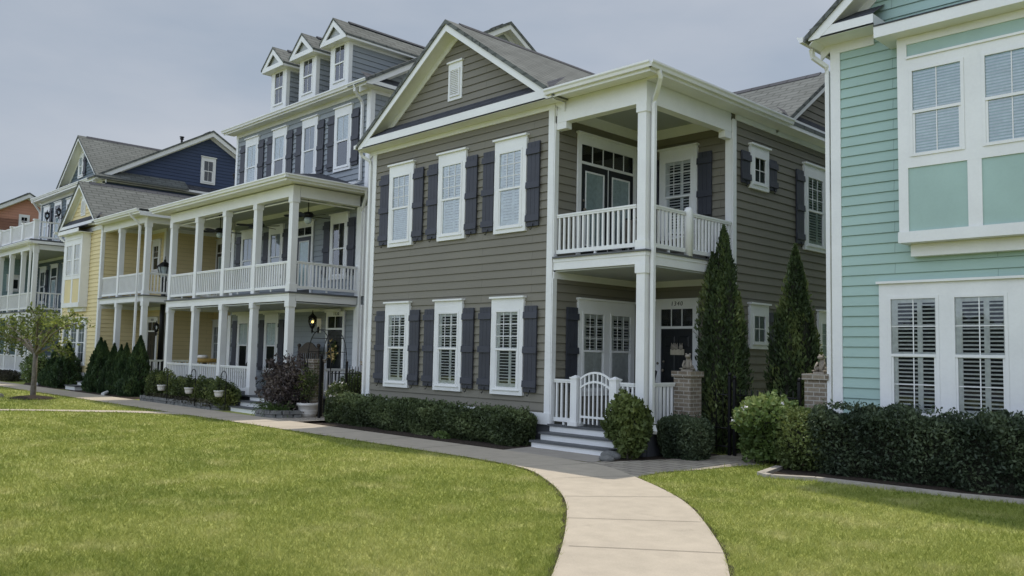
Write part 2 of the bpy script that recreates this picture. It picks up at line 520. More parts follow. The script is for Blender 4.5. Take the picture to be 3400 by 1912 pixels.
class MB:
    def __init__(s):
        s.v, s.f, s.sm = [], [], []

    def poly(s, pts, smooth=False):
        i = len(s.v)
        s.v += [tuple(p) for p in pts]
        s.f.append(list(range(i, i + len(pts))))
        s.sm.append(smooth)
        return s

    def hexa(s, a, b):
        """a, b: two quads (matching order) joined into a solid"""
        i = len(s.v)
        s.v += [tuple(p) for p in a] + [tuple(p) for p in b]
        n = len(a)
        s.f += [[i + k for k in range(n)][::-1], [i + n + k for k in range(n)]]
        s.f += [[i + k, i + (k + 1) % n, i + n + (k + 1) % n, i + n + k] for k in range(n)]
        s.sm += [False] * (n + 2)
        return s

    def box(s, x0, x1, y0, y1, z0, z1):
        return s.hexa([(x0, y0, z0), (x1, y0, z0), (x1, y1, z0), (x0, y1, z0)],
                      [(x0, y0, z1), (x1, y0, z1), (x1, y1, z1), (x0, y1, z1)])

    def fb(s, f, u0, u1, d0, d1, z0, z1):
        return s.hexa([f.p(u0, d0, z0), f.p(u1, d0, z0), f.p(u1, d1, z0), f.p(u0, d1, z0)],
                      [f.p(u0, d0, z1), f.p(u1, d0, z1), f.p(u1, d1, z1), f.p(u0, d1, z1)])

    def ext(s, f, pts, d0, d1):
        return s.hexa([f.p(u, d0, z) for u, z in pts], [f.p(u, d1, z) for u, z in pts])

    def slab(s, pts, t):
        """roof slab: polygon pts, thickened straight down"""
        return s.hexa([(x, y, z - t) for x, y, z in pts], list(pts))

    def tube(s, path, r, n=8, cap=True, smooth=True):
        path = [Vector(p) for p in path]
        i0 = len(s.v)
        for k, p in enumerate(path):
            d = (path[min(k + 1, len(path) - 1)] - path[max(k - 1, 0)])
            d = d.normalized() if d.length > 1e-9 else Vector((0, 0, 1))
            a = d.cross(Vector((0, 0, 1)) if abs(d.z) < 0.95 else Vector((1, 0, 0))).normalized()
            b = d.cross(a)
            rr = r[k] if isinstance(r, (list, tuple)) else r
            for j in range(n):
                t = 2 * math.pi * (j + 0.5) / n
                s.v.append(tuple(p + a * (rr * math.cos(t)) + b * (rr * math.sin(t))))
        for k in range(len(path) - 1):
            for j in range(n):
                a0 = i0 + k * n + j
                a1 = i0 + k * n + (j + 1) % n
                s.f.append([a0, a1, a1 + n, a0 + n])
                s.sm.append(smooth)
        if cap:
            s.f.append([i0 + j for j in range(n)][::-1])
            s.f.append([i0 + (len(path) - 1) * n + j for j in range(n)])
            s.sm += [False, False]
        return s

    def lathe(s, prof, c, n=16, smooth=True, sx=1.0, sy=1.0):
        i0 = len(s.v)
        for r, z in prof:
            for j in range(n):
                t = 2 * math.pi * (j + 0.5) / n
                s.v.append((c[0] + sx * r * math.cos(t), c[1] + sy * r * math.sin(t), c[2] + z))
        for k in range(len(prof) - 1):
            for j in range(n):
                a0 = i0 + k * n + j
                a1 = i0 + k * n + (j + 1) % n
                s.f.append([a0, a1, a1 + n, a0 + n])
                s.sm.append(smooth)
        s.f.append([i0 + j for j in range(n)][::-1])
        s.f.append([i0 + (len(prof) - 1) * n + j for j in range(n)])
        s.sm += [False, False]
        return s

    def ball(s, c, rx, ry=None, rz=None, n=12, m=8, rot=None):
        ry = rx if ry is None else ry
        rz = rx if rz is None else rz
        i0 = len(s.v)
        for k in range(m + 1):
            ph = math.pi * k / m
            for j in range(n):
                t = 2 * math.pi * j / n
                v = Vector((rx * math.sin(ph) * math.cos(t), ry * math.sin(ph) * math.sin(t), -rz * math.cos(ph)))
                if rot is not None:
                    v = rot @ v
                s.v.append((c[0] + v.x, c[1] + v.y, c[2] + v.z))
        for k in range(m):
            for j in range(n):
                a0 = i0 + k * n + j
                a1 = i0 + k * n + (j + 1) % n
                s.f.append([a0, a1, a1 + n, a0 + n])
                s.sm.append(True)
        return s

    def pieces(s, gap=0.06):
        """face groups that touch each other, so that separate pieces become separate parts"""
        V = np.array(s.v)
        box = [(V[q].min(0) - gap / 2, V[q].max(0) + gap / 2) for q in s.f]
        lo = np.array([b[0] for b in box])
        hi = np.array([b[1] for b in box])
        lab = -np.ones(len(s.f), int)
        k = 0
        for i in range(len(s.f)):
            if lab[i] >= 0:
                continue
            lab[i] = k
            stack = [i]
            while stack:
                j = stack.pop()
                hit = np.where((lab < 0) & (lo <= hi[j]).all(1) & (hi >= lo[j]).all(1))[0]
                lab[hit] = k
                stack += list(hit)
            k += 1
        out = []
        for q in range(k):
            m = MB()
            for i in np.where(lab == q)[0]:
                m.poly([s.v[j] for j in s.f[i]], s.sm[i])
            out.append(m)
        return out

    def build(s, name, mat, parent=None, local=False):
        if name in SPLIT and parent is not None:
            ps = s.pieces()
            if len(ps) > 1:
                return [m.build(name, mat, parent, local) for m in ps][0]
        me = bpy.data.meshes.new(name)
        me.from_pydata(s.v, [], s.f)
        me.polygons.foreach_set("use_smooth", s.sm)
        box_uv(me)
        return link(name, me, mat, parent, local)


def box_uv(me):
    nl = len(me.loops)
    if nl == 0:
        return
    uvl = me.uv_layers.new(name="UVMap")
    co = np.empty(len(me.vertices) * 3)
    me.vertices.foreach_get("co", co)
    co = co.reshape(-1, 3)
    vi = np.empty(nl, int)
    me.loops.foreach_get("vertex_index", vi)
    npol = len(me.polygons)
    nr = np.empty(npol * 3)
    me.polygons.foreach_get("normal", nr)
    nr = nr.reshape(-1, 3)
    tot = np.empty(npol, int)
    me.polygons.foreach_get("loop_total", tot)
    nn = np.repeat(nr, tot, axis=0)
    nn = np.where((nn[:, 2:3] < -1e-6), -nn, nn)
    u = np.stack([-nn[:, 1], nn[:, 0], np.zeros(nl)], 1)
    ln = np.linalg.norm(u, axis=1)
    flat = ln < 0.12
    u[flat] = (1, 0, 0)
    u[~flat] /= ln[~flat][:, None]
    v = np.cross(nn, u)
    v[flat] = (0, 1, 0)
    v[nn[:, 2] < 0.3] = (0, 0, 1)
    p = co[vi]
    uv = np.stack([(p * u).sum(1), (p * v).sum(1)], 1)
    uvl.data.foreach_set("uv", uv.ravel().astype(np.float32))


def world_of(o):
    return o.matrix_basis if o.parent is None else world_of(o.parent) @ o.matrix_parent_inverse @ o.matrix_basis


def link(name, me, mat, parent=None, local=False):
    o = bpy.data.objects.new(name, me)
    if mat is not None:
        me.materials.append(mat)
    COL.objects.link(o)
    if parent is not None:
        o.parent = parent
        if not local:
            o.matrix_parent_inverse = world_of(parent).inverted()
    return o


def tag(o, label=None, cat=None, group=None, kind=None):
    for k, v in (("label", label), ("category", cat), ("group", group), ("kind", kind)):
        if v:
            o[k] = v
    return o


def thing(name, label, cat, loc, group=None, rz=0.0):
    o = bpy.data.objects.new(name, None)
    COL.objects.link(o)
    o.location = loc
    o.rotation_euler = (0, 0, rz)
    o.empty_display_size = 0.2
    return tag(o, label, cat, group)


def kids(o):
    return [c for c in bpy.data.objects if c.parent == o]


def copy_tree(o, parent=None):
    c = o.copy()
    COL.objects.link(c)
    if parent is not None:
        c.parent = parent
    for ch in kids(o):
        copy_tree(ch, c)
    return c


# ------------------------------------------------------------------ foliage helpers
def leafmesh(name, P, D, L, Wd, mat, parent=None, tint=None, local=False, fold=0.25):
    """P centres, D leaf axis, L length, Wd width; each leaf a pointed quad pair"""
    n = len(P)
    D = D / (np.linalg.norm(D, axis=1, keepdims=True) + 1e-9)
    R = RNG.normal(size=(n, 3))
    S = np.cross(D, R)
    S /= (np.linalg.norm(S, axis=1, keepdims=True) + 1e-9)
    N = np.cross(D, S)
    L = np.broadcast_to(L, n)[:, None]
    Wd = np.broadcast_to(Wd, n)[:, None]
    a = P - D * L * 0.5
    b = P + S * Wd * 0.5 + N * Wd * fold
    c = P + D * L * 0.5
    d = P - S * Wd * 0.5 + N * Wd * fold
    V = np.stack([a, b, c, d], 1).reshape(-1, 3)
    i = np.arange(n)[:, None] * 4
    LI = (i + np.array([[0, 1, 2, 0, 2, 3]])).ravel()
    me = bpy.data.meshes.new(name)
    me.vertices.add(4 * n)
    me.vertices.foreach_set("co", V.ravel().astype(np.float32))
    me.loops.add(6 * n)
    me.loops.foreach_set("vertex_index", LI.astype(np.int32))
    me.polygons.add(2 * n)
    me.polygons.foreach_set("loop_start", (np.arange(2 * n) * 3).astype(np.int32))
    me.polygons.foreach_set("loop_total", np.full(2 * n, 3, np.int32))
    me.update(calc_edges=True)
    if tint is None:
        tint = RNG.random(n)
    at = me.attributes.new("tint", 'FLOAT', 'POINT')
    at.data.foreach_set("value", np.repeat(np.clip(tint, 0, 1), 4).astype(np.float32))
    return link(name, me, mat, parent, local)


def lump(D, seed, k=3.0, amp=0.16):
    """smooth direction/position-dependent bumpiness"""
    r = np.random.default_rng(seed)
    out = np.zeros(len(D))
    for j in range(5):
        w_ = r.normal(size=3) * k * (1 + 0.5 * j)
        out += np.sin(D @ w_ + r.random() * 6.28) / (1 + 0.4 * j)
    return 1 + amp * out / 2.2


def clump_tint(P, seed, k=6.0):
    r = np.random.default_rng(seed)
    out = np.zeros(len(P))
    for j in range(4):
        out += np.sin(P @ (r.normal(size=3) * k) + r.random() * 6.28)
    return np.clip(0.45 + 0.16 * out + r.normal(size=len(P)) * 0.17, 0, 1)


def unit(n):
    D = RNG.normal(size=(n, 3))
    return D / np.linalg.norm(D, axis=1, keepdims=True)


def blob_leaves(c, rad, n, seed, shell=(0.72, 1.04), amp=0.16, k=2.6, power=2.0, zmin=None):
    """leaf centres and outward directions round a lumpy superellipsoid"""
    D = unit(n)
    if power > 2:
        q = (np.abs(D) ** power).sum(1) ** (-1 / power)
        B = D * q[:, None]
    else:
        B = D
    s_ = shell[0] + (shell[1] - shell[0]) * RNG.random(n) ** 0.6
    s_ = s_ * lump(D * 1.0, seed, k, amp)
    P = np.array(c) + B * np.array(rad) * s_[:, None]
    if zmin is not None:
        ok = P[:, 2] > zmin
        P, D = P[ok], D[ok]
    return P, D


def blob_core(name, c, rad, mat, parent, scale=0.72, power=2.0, local=False):
    mb = MB()
    mb.ball(c, rad[0] * scale, rad[1] * scale, rad[2] * scale, 14, 10)
    if power > 2:
        vs = []
        for v in mb.v:
            d = np.array([(v[i] - c[i]) / (rad[i] * scale) for i in range(3)])
            q = (np.abs(d) ** power).sum() ** (-1 / power) if np.abs(d).sum() > 0 else 0
            vs.append(tuple(c[i] + d[i] * q * rad[i] * scale for i in range(3)))
        mb.v = vs
    return mb.build(name, mat, parent, local)


def inpoly(P, poly):
    x, y = P[:, 0], P[:, 1]
    ins = np.zeros(len(P), bool)
    n = len(poly)
    j = n - 1
    for i in range(n):
        xi, yi = poly[i]
        xj, yj = poly[j]
        c = ((yi > y) != (yj > y)) & (x < (xj - xi) * (y - yi) / (yj - yi + 1e-12) + xi)
        ins ^= c
        j = i
    return ins

# ------------------------------------------------------------------ house building kit
EXPO, COFF = 0.1523, 0.08


def clip_band(poly, lo, hi):
    def cut(ps, z, keep_above):
        out = []
        for i in range(len(ps)):
            a, b = ps[i], ps[(i + 1) % len(ps)]
            ia = (a[1] >= z - 1e-9) if keep_above else (a[1] <= z + 1e-9)
            ib = (b[1] >= z - 1e-9) if keep_above else (b[1] <= z + 1e-9)
            if ia:
                out.append(a)
            if ia != ib:
                t = (z - a[1]) / (b[1] - a[1])
                out.append((a[0] + t * (b[0] - a[0]), z))
        return out
    ps = cut(poly, lo, True)
    return cut(ps, hi, False) if len(ps) > 2 else []


def lap(mb, f, poly, lapd=0.021):
    """clapboards over a convex wall polygon (u, z): real overlapping courses"""
    zs = [z for _, z in poly]
    k = math.floor((min(zs) - COFF) / EXPO)
    while COFF + k * EXPO < max(zs):
        lo = COFF + k * EXPO
        ps = clip_band(poly, lo, lo + EXPO)
        if len(ps) > 2:
            pts = [f.p(u, 0.001 + lapd * (1 - (z - lo) / EXPO), z) for u, z in ps]
            mb.poly(pts)
            bot = [(u, z) for u, z in ps if abs(z - lo) < 1e-6]
            if len(bot) >= 2:
                u0, u1 = min(b[0] for b in bot), max(b[0] for b in bot)
                mb.poly([f.p(u0, 0.001, lo), f.p(u1, 0.001, lo), f.p(u1, 0.001 + lapd, lo), f.p(u0, 0.001 + lapd, lo)])
        k += 1


def sash_set(h, f, win, sashes, blind, cols, rows, glass, d=0.062, low_grid=False, rail=True):
    """sash frames, glass and what hangs behind, as children of the window trim"""
    fr, gl, bl, dk = MB(), MB(), MB(), MB()
    st = 0.042
    for (u0, u1, z0, z1) in sashes:
        zr = (z0 + z1) / 2 if rail else z0
        fr.fb(f, u0, u0 + st, d - 0.022, d + 0.008, z0, z1)
        fr.fb(f, u1 - st, u1, d - 0.022, d + 0.008, z0, z1)
        fr.fb(f, u0 + st, u1 - st, d - 0.022, d + 0.008, z1 - st, z1)
        fr.fb(f, u0 + st, u1 - st, d - 0.022, d + 0.012, z0, z0 + st)
        if rail:
            fr.fb(f, u0 + st, u1 - st, d - 0.022, d + 0.012, zr - 0.02, zr + 0.02)
            for a, b in ((u0 + st, u0 + st + 0.03), (u1 - st - 0.03, u1 - st)):   # inset lower sash stiles
                fr.fb(f, a, b, d - 0.024, d - 0.002, z0 + st, zr - 0.02)
        a0, a1 = u0 + st, u1 - st
        parts = [(zr + 0.02 if rail else z0 + st, z1 - st, True)]
        if rail:
            parts.append((z0 + st, zr - 0.02, low_grid))
        for (b0, b1, grid) in parts:
            gl.poly([f.p(a0, d - 0.016, b0), f.p(a1, d - 0.016, b0), f.p(a1, d - 0.016, b1), f.p(a0, d - 0.016, b1)])
            if grid:
                for c in range(1, cols):
                    u = a0 + (a1 - a0) * c / cols
                    fr.fb(f, u - 0.007, u + 0.007, d - 0.0155, d - 0.009, b0, b1)
                for r in range(1, rows):
                    z = b0 + (b1 - b0) * r / rows
                    fr.fb(f, a0, a1, d - 0.0158, d - 0.0095, z - 0.007, z + 0.007)
        # interior: dark room, with blinds / plantation shutters / curtains in front of it
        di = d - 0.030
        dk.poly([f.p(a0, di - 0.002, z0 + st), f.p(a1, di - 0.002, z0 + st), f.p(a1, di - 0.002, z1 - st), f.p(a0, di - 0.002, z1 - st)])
        if blind == 'lowshade':
            bl.poly([f.p(a0, di + 0.009, z0 + st), f.p(a1, di + 0.009, z0 + st), f.p(a1, di + 0.009, zr), f.p(a0, di + 0.009, zr)])
        if blind in ('open', 'shut', 'lowshade'):
            sw = 0.035
            um = a0 + (a1 - a0) * 0.64
            for (p0, p1) in ((a0, a0 + 0.09), (um - sw, um + sw), (a1 - 0.018, a1)):
                bl.fb(f, p0, p1, di, di + 0.007, z0 + st, z1 - st)
            for (b0, b1) in ((z0 + st, z0 + st + 0.05), (zr - 0.03, zr + 0.03), (z1 - st - 0.06, z1 - st)):
                bl.fb(f, a0 + 0.09, um - sw, di, di + 0.0065, b0, b1)
                bl.fb(f, um + sw, a1 - 0.018, di, di + 0.0065, b0, b1)
            z = z0 + st + 0.055
            hh = 0.047 if blind == 'shut' else 0.016
            while z < z1 - st - 0.06:
                for (p0, p1) in ((a0 + 0.09, um - sw), (um + sw, a1 - 0.018)):
                    bl.hexa([f.p(p0, di, z), f.p(p1, di, z), f.p(p1, di + 0.006, z - 0.006), f.p(p0, di + 0.006, z - 0.006)],
                            [f.p(p0, di, z + hh), f.p(p1, di, z + hh), f.p(p1, di + 0.006, z + hh - 0.006), f.p(p0, di + 0.006, z + hh - 0.006)])
                z += 0.056
        elif blind == 'mini':
            z = z0 + st
            while z < z1 - st - 0.02:
                bl.hexa([f.p(a0, di, z), f.p(a1, di, z), f.p(a1, di + 0.008, z - 0.004), f.p(a0, di + 0.008, z - 0.004)],
                        [f.p(a0, di, z + 0.036), f.p(a1, di, z + 0.036), f.p(a1, di + 0.003, z + 0.036), f.p(a0, di + 0.003, z + 0.036)])
                z += 0.042
        elif blind == 'halfmini':
            z = zr
            while z < z1 - st - 0.02:
                bl.hexa([f.p(a0, di, z), f.p(a1, di, z), f.p(a1, di + 0.008, z - 0.004), f.p(a0, di + 0.008, z - 0.004)],
                        [f.p(a0, di, z + 0.036), f.p(a1, di, z + 0.036), f.p(a1, di + 0.003, z + 0.036), f.p(a0, di + 0.003, z + 0.036)])
                z += 0.042
        elif blind == 'curtain':
            n = 9
            for q in range(n):
                p0 = a0 + (a1 - a0) * q / n
                p1 = a0 + (a1 - a0) * (q + 1) / n
                pm = (p0 + p1) / 2
                bl.poly([f.p(p0, di, z0 + st), f.p(pm, di + 0.008, z0 + st), f.p(pm, di + 0.008, z1 - st), f.p(p0, di, z1 - st)])
                bl.poly([f.p(pm, di + 0.008, z0 + st), f.p(p1, di, z0 + st), f.p(p1, di, z1 - st), f.p(pm, di + 0.008, z1 - st)])
    fr.build("sash", WHITE, win)
    dk.build("room", ROOMD, win)
    if bl.v:
        bl.build("curtain" if blind == 'curtain' else ("louver_shutter" if blind in ('open', 'shut', 'lowshade') else "blind"),
                 CURT if blind == 'curtain' else (SHUTR if blind in ('open', 'lowshade') else BLIND), win)
    gl.build("pane", PANEB if glass == 'b' else PANE, win)


def window(h, f, u0, u1, z0, z1, blind='open', cols=3, rows=3, head=0.25, side=0.1, bot=0.1, nsash=1, mull=0.14,
           glass='a', d=0.062, low_grid=False, cap=True, rail=True):
    """u0..u1 trim width, z0 trim bottom, z1 top of cap"""
    t = MB()
    zc = z1 - (0.035 if cap else 0)
    if cap:
        t.fb(f, u0 - 0.028, u1 + 0.028, 0.0, d + 0.045, zc, z1)
    t.fb(f, u0, u1, 0.0, d, z1 - head, zc)
    t.fb(f, u0, u0 + side, 0.0, d, z0 + bot, z1 - head)
    t.fb(f, u1 - side, u1, 0.0, d, z0 + bot, z1 - head)
    t.fb(f, u0, u1, 0.0, d, z0, z0 + bot)
    t.fb(f, u0 + side - 0.03, u1 - side + 0.03, d, d + 0.022, z0 + bot - 0.022, z0 + bot)   # sill lip
    ss = []
    a0, a1 = u0 + side, u1 - side
    wv = (a1 - a0 - mull * (nsash - 1)) / nsash
    for k in range(nsash):
        s0 = a0 + k * (wv + mull)
        ss.append((s0, s0 + wv, z0 + bot, z1 - head))
        if k:
            t.fb(f, s0 - mull, s0, 0.0, d, z0 + bot, z1 - head)
    win = t.build("window", WHITE, h)
    sash_set(h, f, win, ss, blind, cols, rows, glass, d, low_grid, rail)
    return win


def shutter(h, f, u0, u1, z0, z1, hook=None, mat=None):
    """board-and-batten shutter; hook = u of its shutter dog"""
    m = MB()
    n = 3
    wv = (u1 - u0) / n
    for k in range(n):
        m.fb(f, u0 + k * wv + 0.002, u0 + (k + 1) * wv - 0.002, 0.028, 0.058, z0, z1)
    H = z1 - z0
    for zc in ((z1 - min(0.17, 0.2 * H)), (z0 + z1) / 2 - 0.02, z0 + min(0.15, 0.2 * H)):
        if H < 1.0 and abs(zc - (z0 + z1) / 2) < 0.1:
            continue
        m.hexa([f.p(u0 - 0.02, 0.058, zc - 0.06), f.p(u1 + 0.02, 0.058, zc - 0.06), f.p(u1 + 0.02, 0.086, zc - 0.06), f.p(u0 - 0.02, 0.086, zc - 0.06)],
               [f.p(u0 - 0.02, 0.058, zc + 0.06), f.p(u1 + 0.02, 0.058, zc + 0.06), f.p(u1 + 0.02, 0.078, zc + 0.06), f.p(u0 - 0.02, 0.078, zc + 0.06)])
    s = m.build("shutter", mat or SHUT, h)
    if hook is not None:
        k = MB()
        k.tube([f.p(hook, 0.05, z0 + 0.05), f.p(hook, 0.085, z0 - 0.01), f.p(hook - 0.01, 0.09, z0 - 0.05), f.p(hook - 0.035, 0.09, z0 - 0.07),
                f.p(hook - 0.055, 0.09, z0 - 0.05)], 0.008, 5)
        k.build("shutter_hook", IRON, s)
    return s


def gable(h, f, ul, ur, ua, ze, za, d, wall, roofmat, back, rake=0.2, ret='full', ret_h=0.19, wall_z=None, retlen=0.9, roof_t=0.09, frz=0.1, plumb=0.1, wall_u=None):
    """gable end on facade f. ul/ur eave tips and ua apex at the fascia plane (outward d); ze/za top-of-roof heights there.
    back = depth behind the facade the ridge runs to."""
    sl, sr = (za - ze) / (ua - ul), (za - ze) / (ur - ua)
    rf = MB()
    rf.slab([f.p(ul - 0.05, d + 0.03, ze - 0.05 * sl), f.p(ua, d + 0.03, za), f.p(ua, -back, za), f.p(ul - 0.05, -back, ze - 0.05 * sl)], roof_t)
    rf.slab([f.p(ua, d + 0.03, za), f.p(ur + 0.05, d + 0.03, ze - 0.05 * sr), f.p(ur + 0.05, -back, ze - 0.05 * sr), f.p(ua, -back, za)], roof_t)
    r = rf.build("roof", roofmat, h)
    rc = MB()
    rc.hexa([f.p(ua - 0.13, d - 0.35, za - 0.13 * sl + 0.012), f.p(ua, d - 0.35, za + 0.03), f.p(ua + 0.13, d - 0.35, za - 0.13 * sr + 0.012), f.p(ua, d - 0.35, za - 0.02)],
            [f.p(ua - 0.13, -back, za - 0.13 * sl + 0.012), f.p(ua, -back, za + 0.03), f.p(ua + 0.13, -back, za - 0.13 * sr + 0.012), f.p(ua, -back, za - 0.02)])
    rc.build("ridge_vent", SHND, r)
    fa = MB()
    t = roof_t * 0.55
    for (ue, s, sg) in ((ul, sl, 1), (ur, sr, -1)):
        zb = ze - t - plumb
        ux = ue + sg * max(0.0, (rake - plumb) / s)
        fa.ext(f, [(ue, ze - t), (ua, za - t), (ua, za - t - rake), (ux, zb), (ue, zb)], d - 0.03, d)
        # sloping soffit
        fa.hexa([f.p(ue, d - 0.03, ze - t - rake * 0.62), f.p(ua, d - 0.03, za - t - rake * 0.62), f.p(ua, 0.012, za - t - rake * 0.62), f.p(ue, 0.012, ze - t - rake * 0.62)],
                [f.p(ue, d - 0.03, ze - t - rake * 0.55), f.p(ua, d - 0.03, za - t - rake * 0.55), f.p(ua, 0.012, za - t - rake * 0.55), f.p(ue, 0.012, ze - t - rake * 0.55)])
        # rake frieze board on the wall
        o = rake * 0.62 + t
        fa.ext(f, [(ue, ze - o), (ua, za - o), (ua, za - o - frz * 1.5), (ue, ze - o - frz * 1.5)], 0.0, 0.03)
    # horizontal return
    z0 = ze - t - plumb
    z1 = z0 + ret_h
    if ret == 'full':
        spans = [(ul, ur)]
    elif ret == 'left':
        spans = [(ul, ul + retlen)]
    elif ret == 'ends':
        spans = [(ul, ul + retlen), (ur - retlen, ur)]
    else:
        spans = []
    st = MB()
    for (a, b) in spans:
        fa.fb(f, a + 0.003, b - 0.003, 0.0, d - 0.004, z0 + 0.002, z0 + 0.03)
        fa.fb(f, a + 0.003, b - 0.003, d - 0.035, d - 0.004, z0, z1)
        if ret in ('ends', 'left'):
            for q in (a + 0.02, b - 0.02):
                fa.fb(f, q - 0.015, q + 0.015, 0.0, d - 0.036, z0, z1)
        st.poly([f.p(a, d, z1 + 0.004), f.p(b, d, z1 + 0.004), f.p(b, 0.004, z1 + 0.27), f.p(a, 0.004, z1 + 0.27)])
    fa.build("fascia", WHITE, h)
    if st.v:
        st.build("pent_roof", SHND, h)
    wm = MB()
    wz = wall_z if wall_z is not None else z1
    o = rake * 0.7 + t
    # wall triangle under the roof planes
    uL = ul + (wz + o - ze) / sl if wz + o > ze else ul
    uR = ur - (wz + o - ze) / sr if wz + o > ze else ur
    if wall_u:
        uL, uR = wall_u
        tri = [(uL, wz), (uR, wz), (uR, ze - o + sr * (ur - uR)), (ua, za - o), (uL, ze - o + sl * (uL - ul))]
    else:
        tri = [(uL, wz), (uR, wz), (ua, za - o)]
    lap(wm, f, tri)
    wm.poly([f.p(u, -0.02, z) for u, z in tri])
    wm.build("gable_wall", wall, h)


def louver_vent(h, f, u0, u1, z0, z1, head=0.17):
    m = MB()
    m.fb(f, u0 - 0.025, u1 + 0.025, 0, 0.07, z1 - 0.035, z1)
    m.fb(f, u0, u1, 0, 0.034, z0, z1 - 0.035)
    a0, a1, b0, b1 = u0 + 0.06, u1 - 0.06, z0 + 0.07, z1 - head
    m.fb(f, a0, a0 + 0.025, 0.034, 0.06, b0, b1)
    m.fb(f, a1 - 0.025, a1, 0.034, 0.06, b0, b1)
    m.fb(f, a0 + 0.025, a1 - 0.025, 0.034, 0.06, b0, b0 + 0.025)
    m.fb(f, a0 + 0.025, a1 - 0.025, 0.034, 0.06, b1 - 0.025, b1)
    z = b0 + 0.03
    while z < b1 - 0.05:
        m.hexa([f.p(a0 + 0.025, 0.058, z), f.p(a1 - 0.025, 0.058, z), f.p(a1 - 0.025, 0.052, z), f.p(a0 + 0.025, 0.052, z)],
               [f.p(a0 + 0.025, 0.040, z + 0.03), f.p(a1 - 0.025, 0.040, z + 0.03), f.p(a1 - 0.025, 0.0345, z + 0.03), f.p(a0 + 0.025, 0.0345, z + 0.03)])
        z += 0.038
    m.build("gable_vent", WHITE, h)


def column(h, cx, cy, z0, z1, s=0.17, base=0.15, cap=0.15, name="column"):
    m = MB()
    c = s / 2 + 0.02
    m.box(cx - c, cx + c, cy - c, cy + c, z1 - cap, z1)
    m.box(cx - s / 2, cx + s / 2, cy - s / 2, cy + s / 2, z0 + base, z1 - cap)
    if base > 0:
        m.box(cx - c, cx + c, cy - c, cy + c, z0, z0 + base)
    return m.build(name, WHITE, h)


def railing(h, f, u0, u1, d, zb, zt, gap=0.109, bal=0.034, first=None):
    """rail between u0 and u1 on the line d of facade f"""
    m = MB()
    m.fb(f, u0, u1, d - 0.035, d + 0.035, zt - 0.03, zt)
    m.fb(f, u0, u1, d - 0.025, d + 0.025, zt - 0.062, zt - 0.031)
    m.fb(f, u0, u1, d - 0.03, d + 0.03, zb, zb + 0.07)
    n = max(1, int(round((u1 - u0) / gap)))
    for k in range(n):
        u = u0 + (u1 - u0) * (k + 0.5) / n
        m.fb(f, u - bal / 2, u + bal / 2, d - bal / 2, d + bal / 2, zb + 0.071, zt - 0.063)
    um = (u0 + u1) / 2
    m.fb(f, um - 0.02, um + 0.02, d - 0.018, d + 0.018, zb - 0.06, zb - 0.001)
    return m.build("railing", WHITE, h)


def gutter(mb, f, u0, u1, d, z1, hgt=0.1, wd=0.1):
    """K-style gutter: profile extruded along u; d = back edge"""
    pr = [(0, -hgt), (wd * 0.62, -hgt), (wd * 0.75, -hgt * 0.55), (wd, -hgt * 0.3), (wd, 0), (wd * 0.86, 0), (wd * 0.86, -hgt * 0.15), (0, -hgt * 0.15)]
    a = [f.p(u0, d + x, z1 + z) for x, z in pr]
    b = [f.p(u1, d + x, z1 + z) for x, z in pr]
    mb.hexa(a, b)


def spout(mb, pts, r=0.036):
    """rectangular downspout following a path"""
    mb.tube(pts, r * 1.25, 4, True, False)


def text_mesh(name, body, size, mat, f, u, d, z, parent, shear=0.0):
    cu = bpy.data.curves.new(name, 'FONT')
    cu.body = body
    cu.size = size
    cu.extrude = 0.004
    cu.shear = shear
    cu.space_character = 1.25
    cu.align_x = 'CENTER'
    cu.align_y = 'CENTER'
    o = bpy.data.objects.new(name, cu)
    COL.objects.link(o)
    dg = bpy.context.evaluated_depsgraph_get()
    me = bpy.data.meshes.new_from_object(o.evaluated_get(dg))
    me.name = name
    bpy.data.objects.remove(o)
    bpy.data.curves.remove(cu)
    for v in me.vertices:
        v.co = Vector(f.p(u + v.co.x, d + v.co.z, z + v.co.y))
    me.materials.clear()
    return link(name, me, mat, parent)


def stairs(h, x0, x1, ydeck, zdeck, n, rise, run):
    st = MB()
    tr = MB()
    for k in range(n):
        z1 = zdeck - k * rise
        y = ydeck - k * run
        e = 0.05 * k
        if k == 0:
            st.box(x0, x1, y, y + 0.02, z1 - rise, z1 - 0.03)
        else:
            st.box(x0, x1, y, y + run - 0.002, GZ, z1 - 0.03)
            tr.box(x0 - 0.03, x1 + 0.03, y - 0.03, y + run - 0.003, z1 - 0.03, z1)
    st.build("step", WHITE, h)
    if tr.v:
        tr.build("tread", DECK, h)


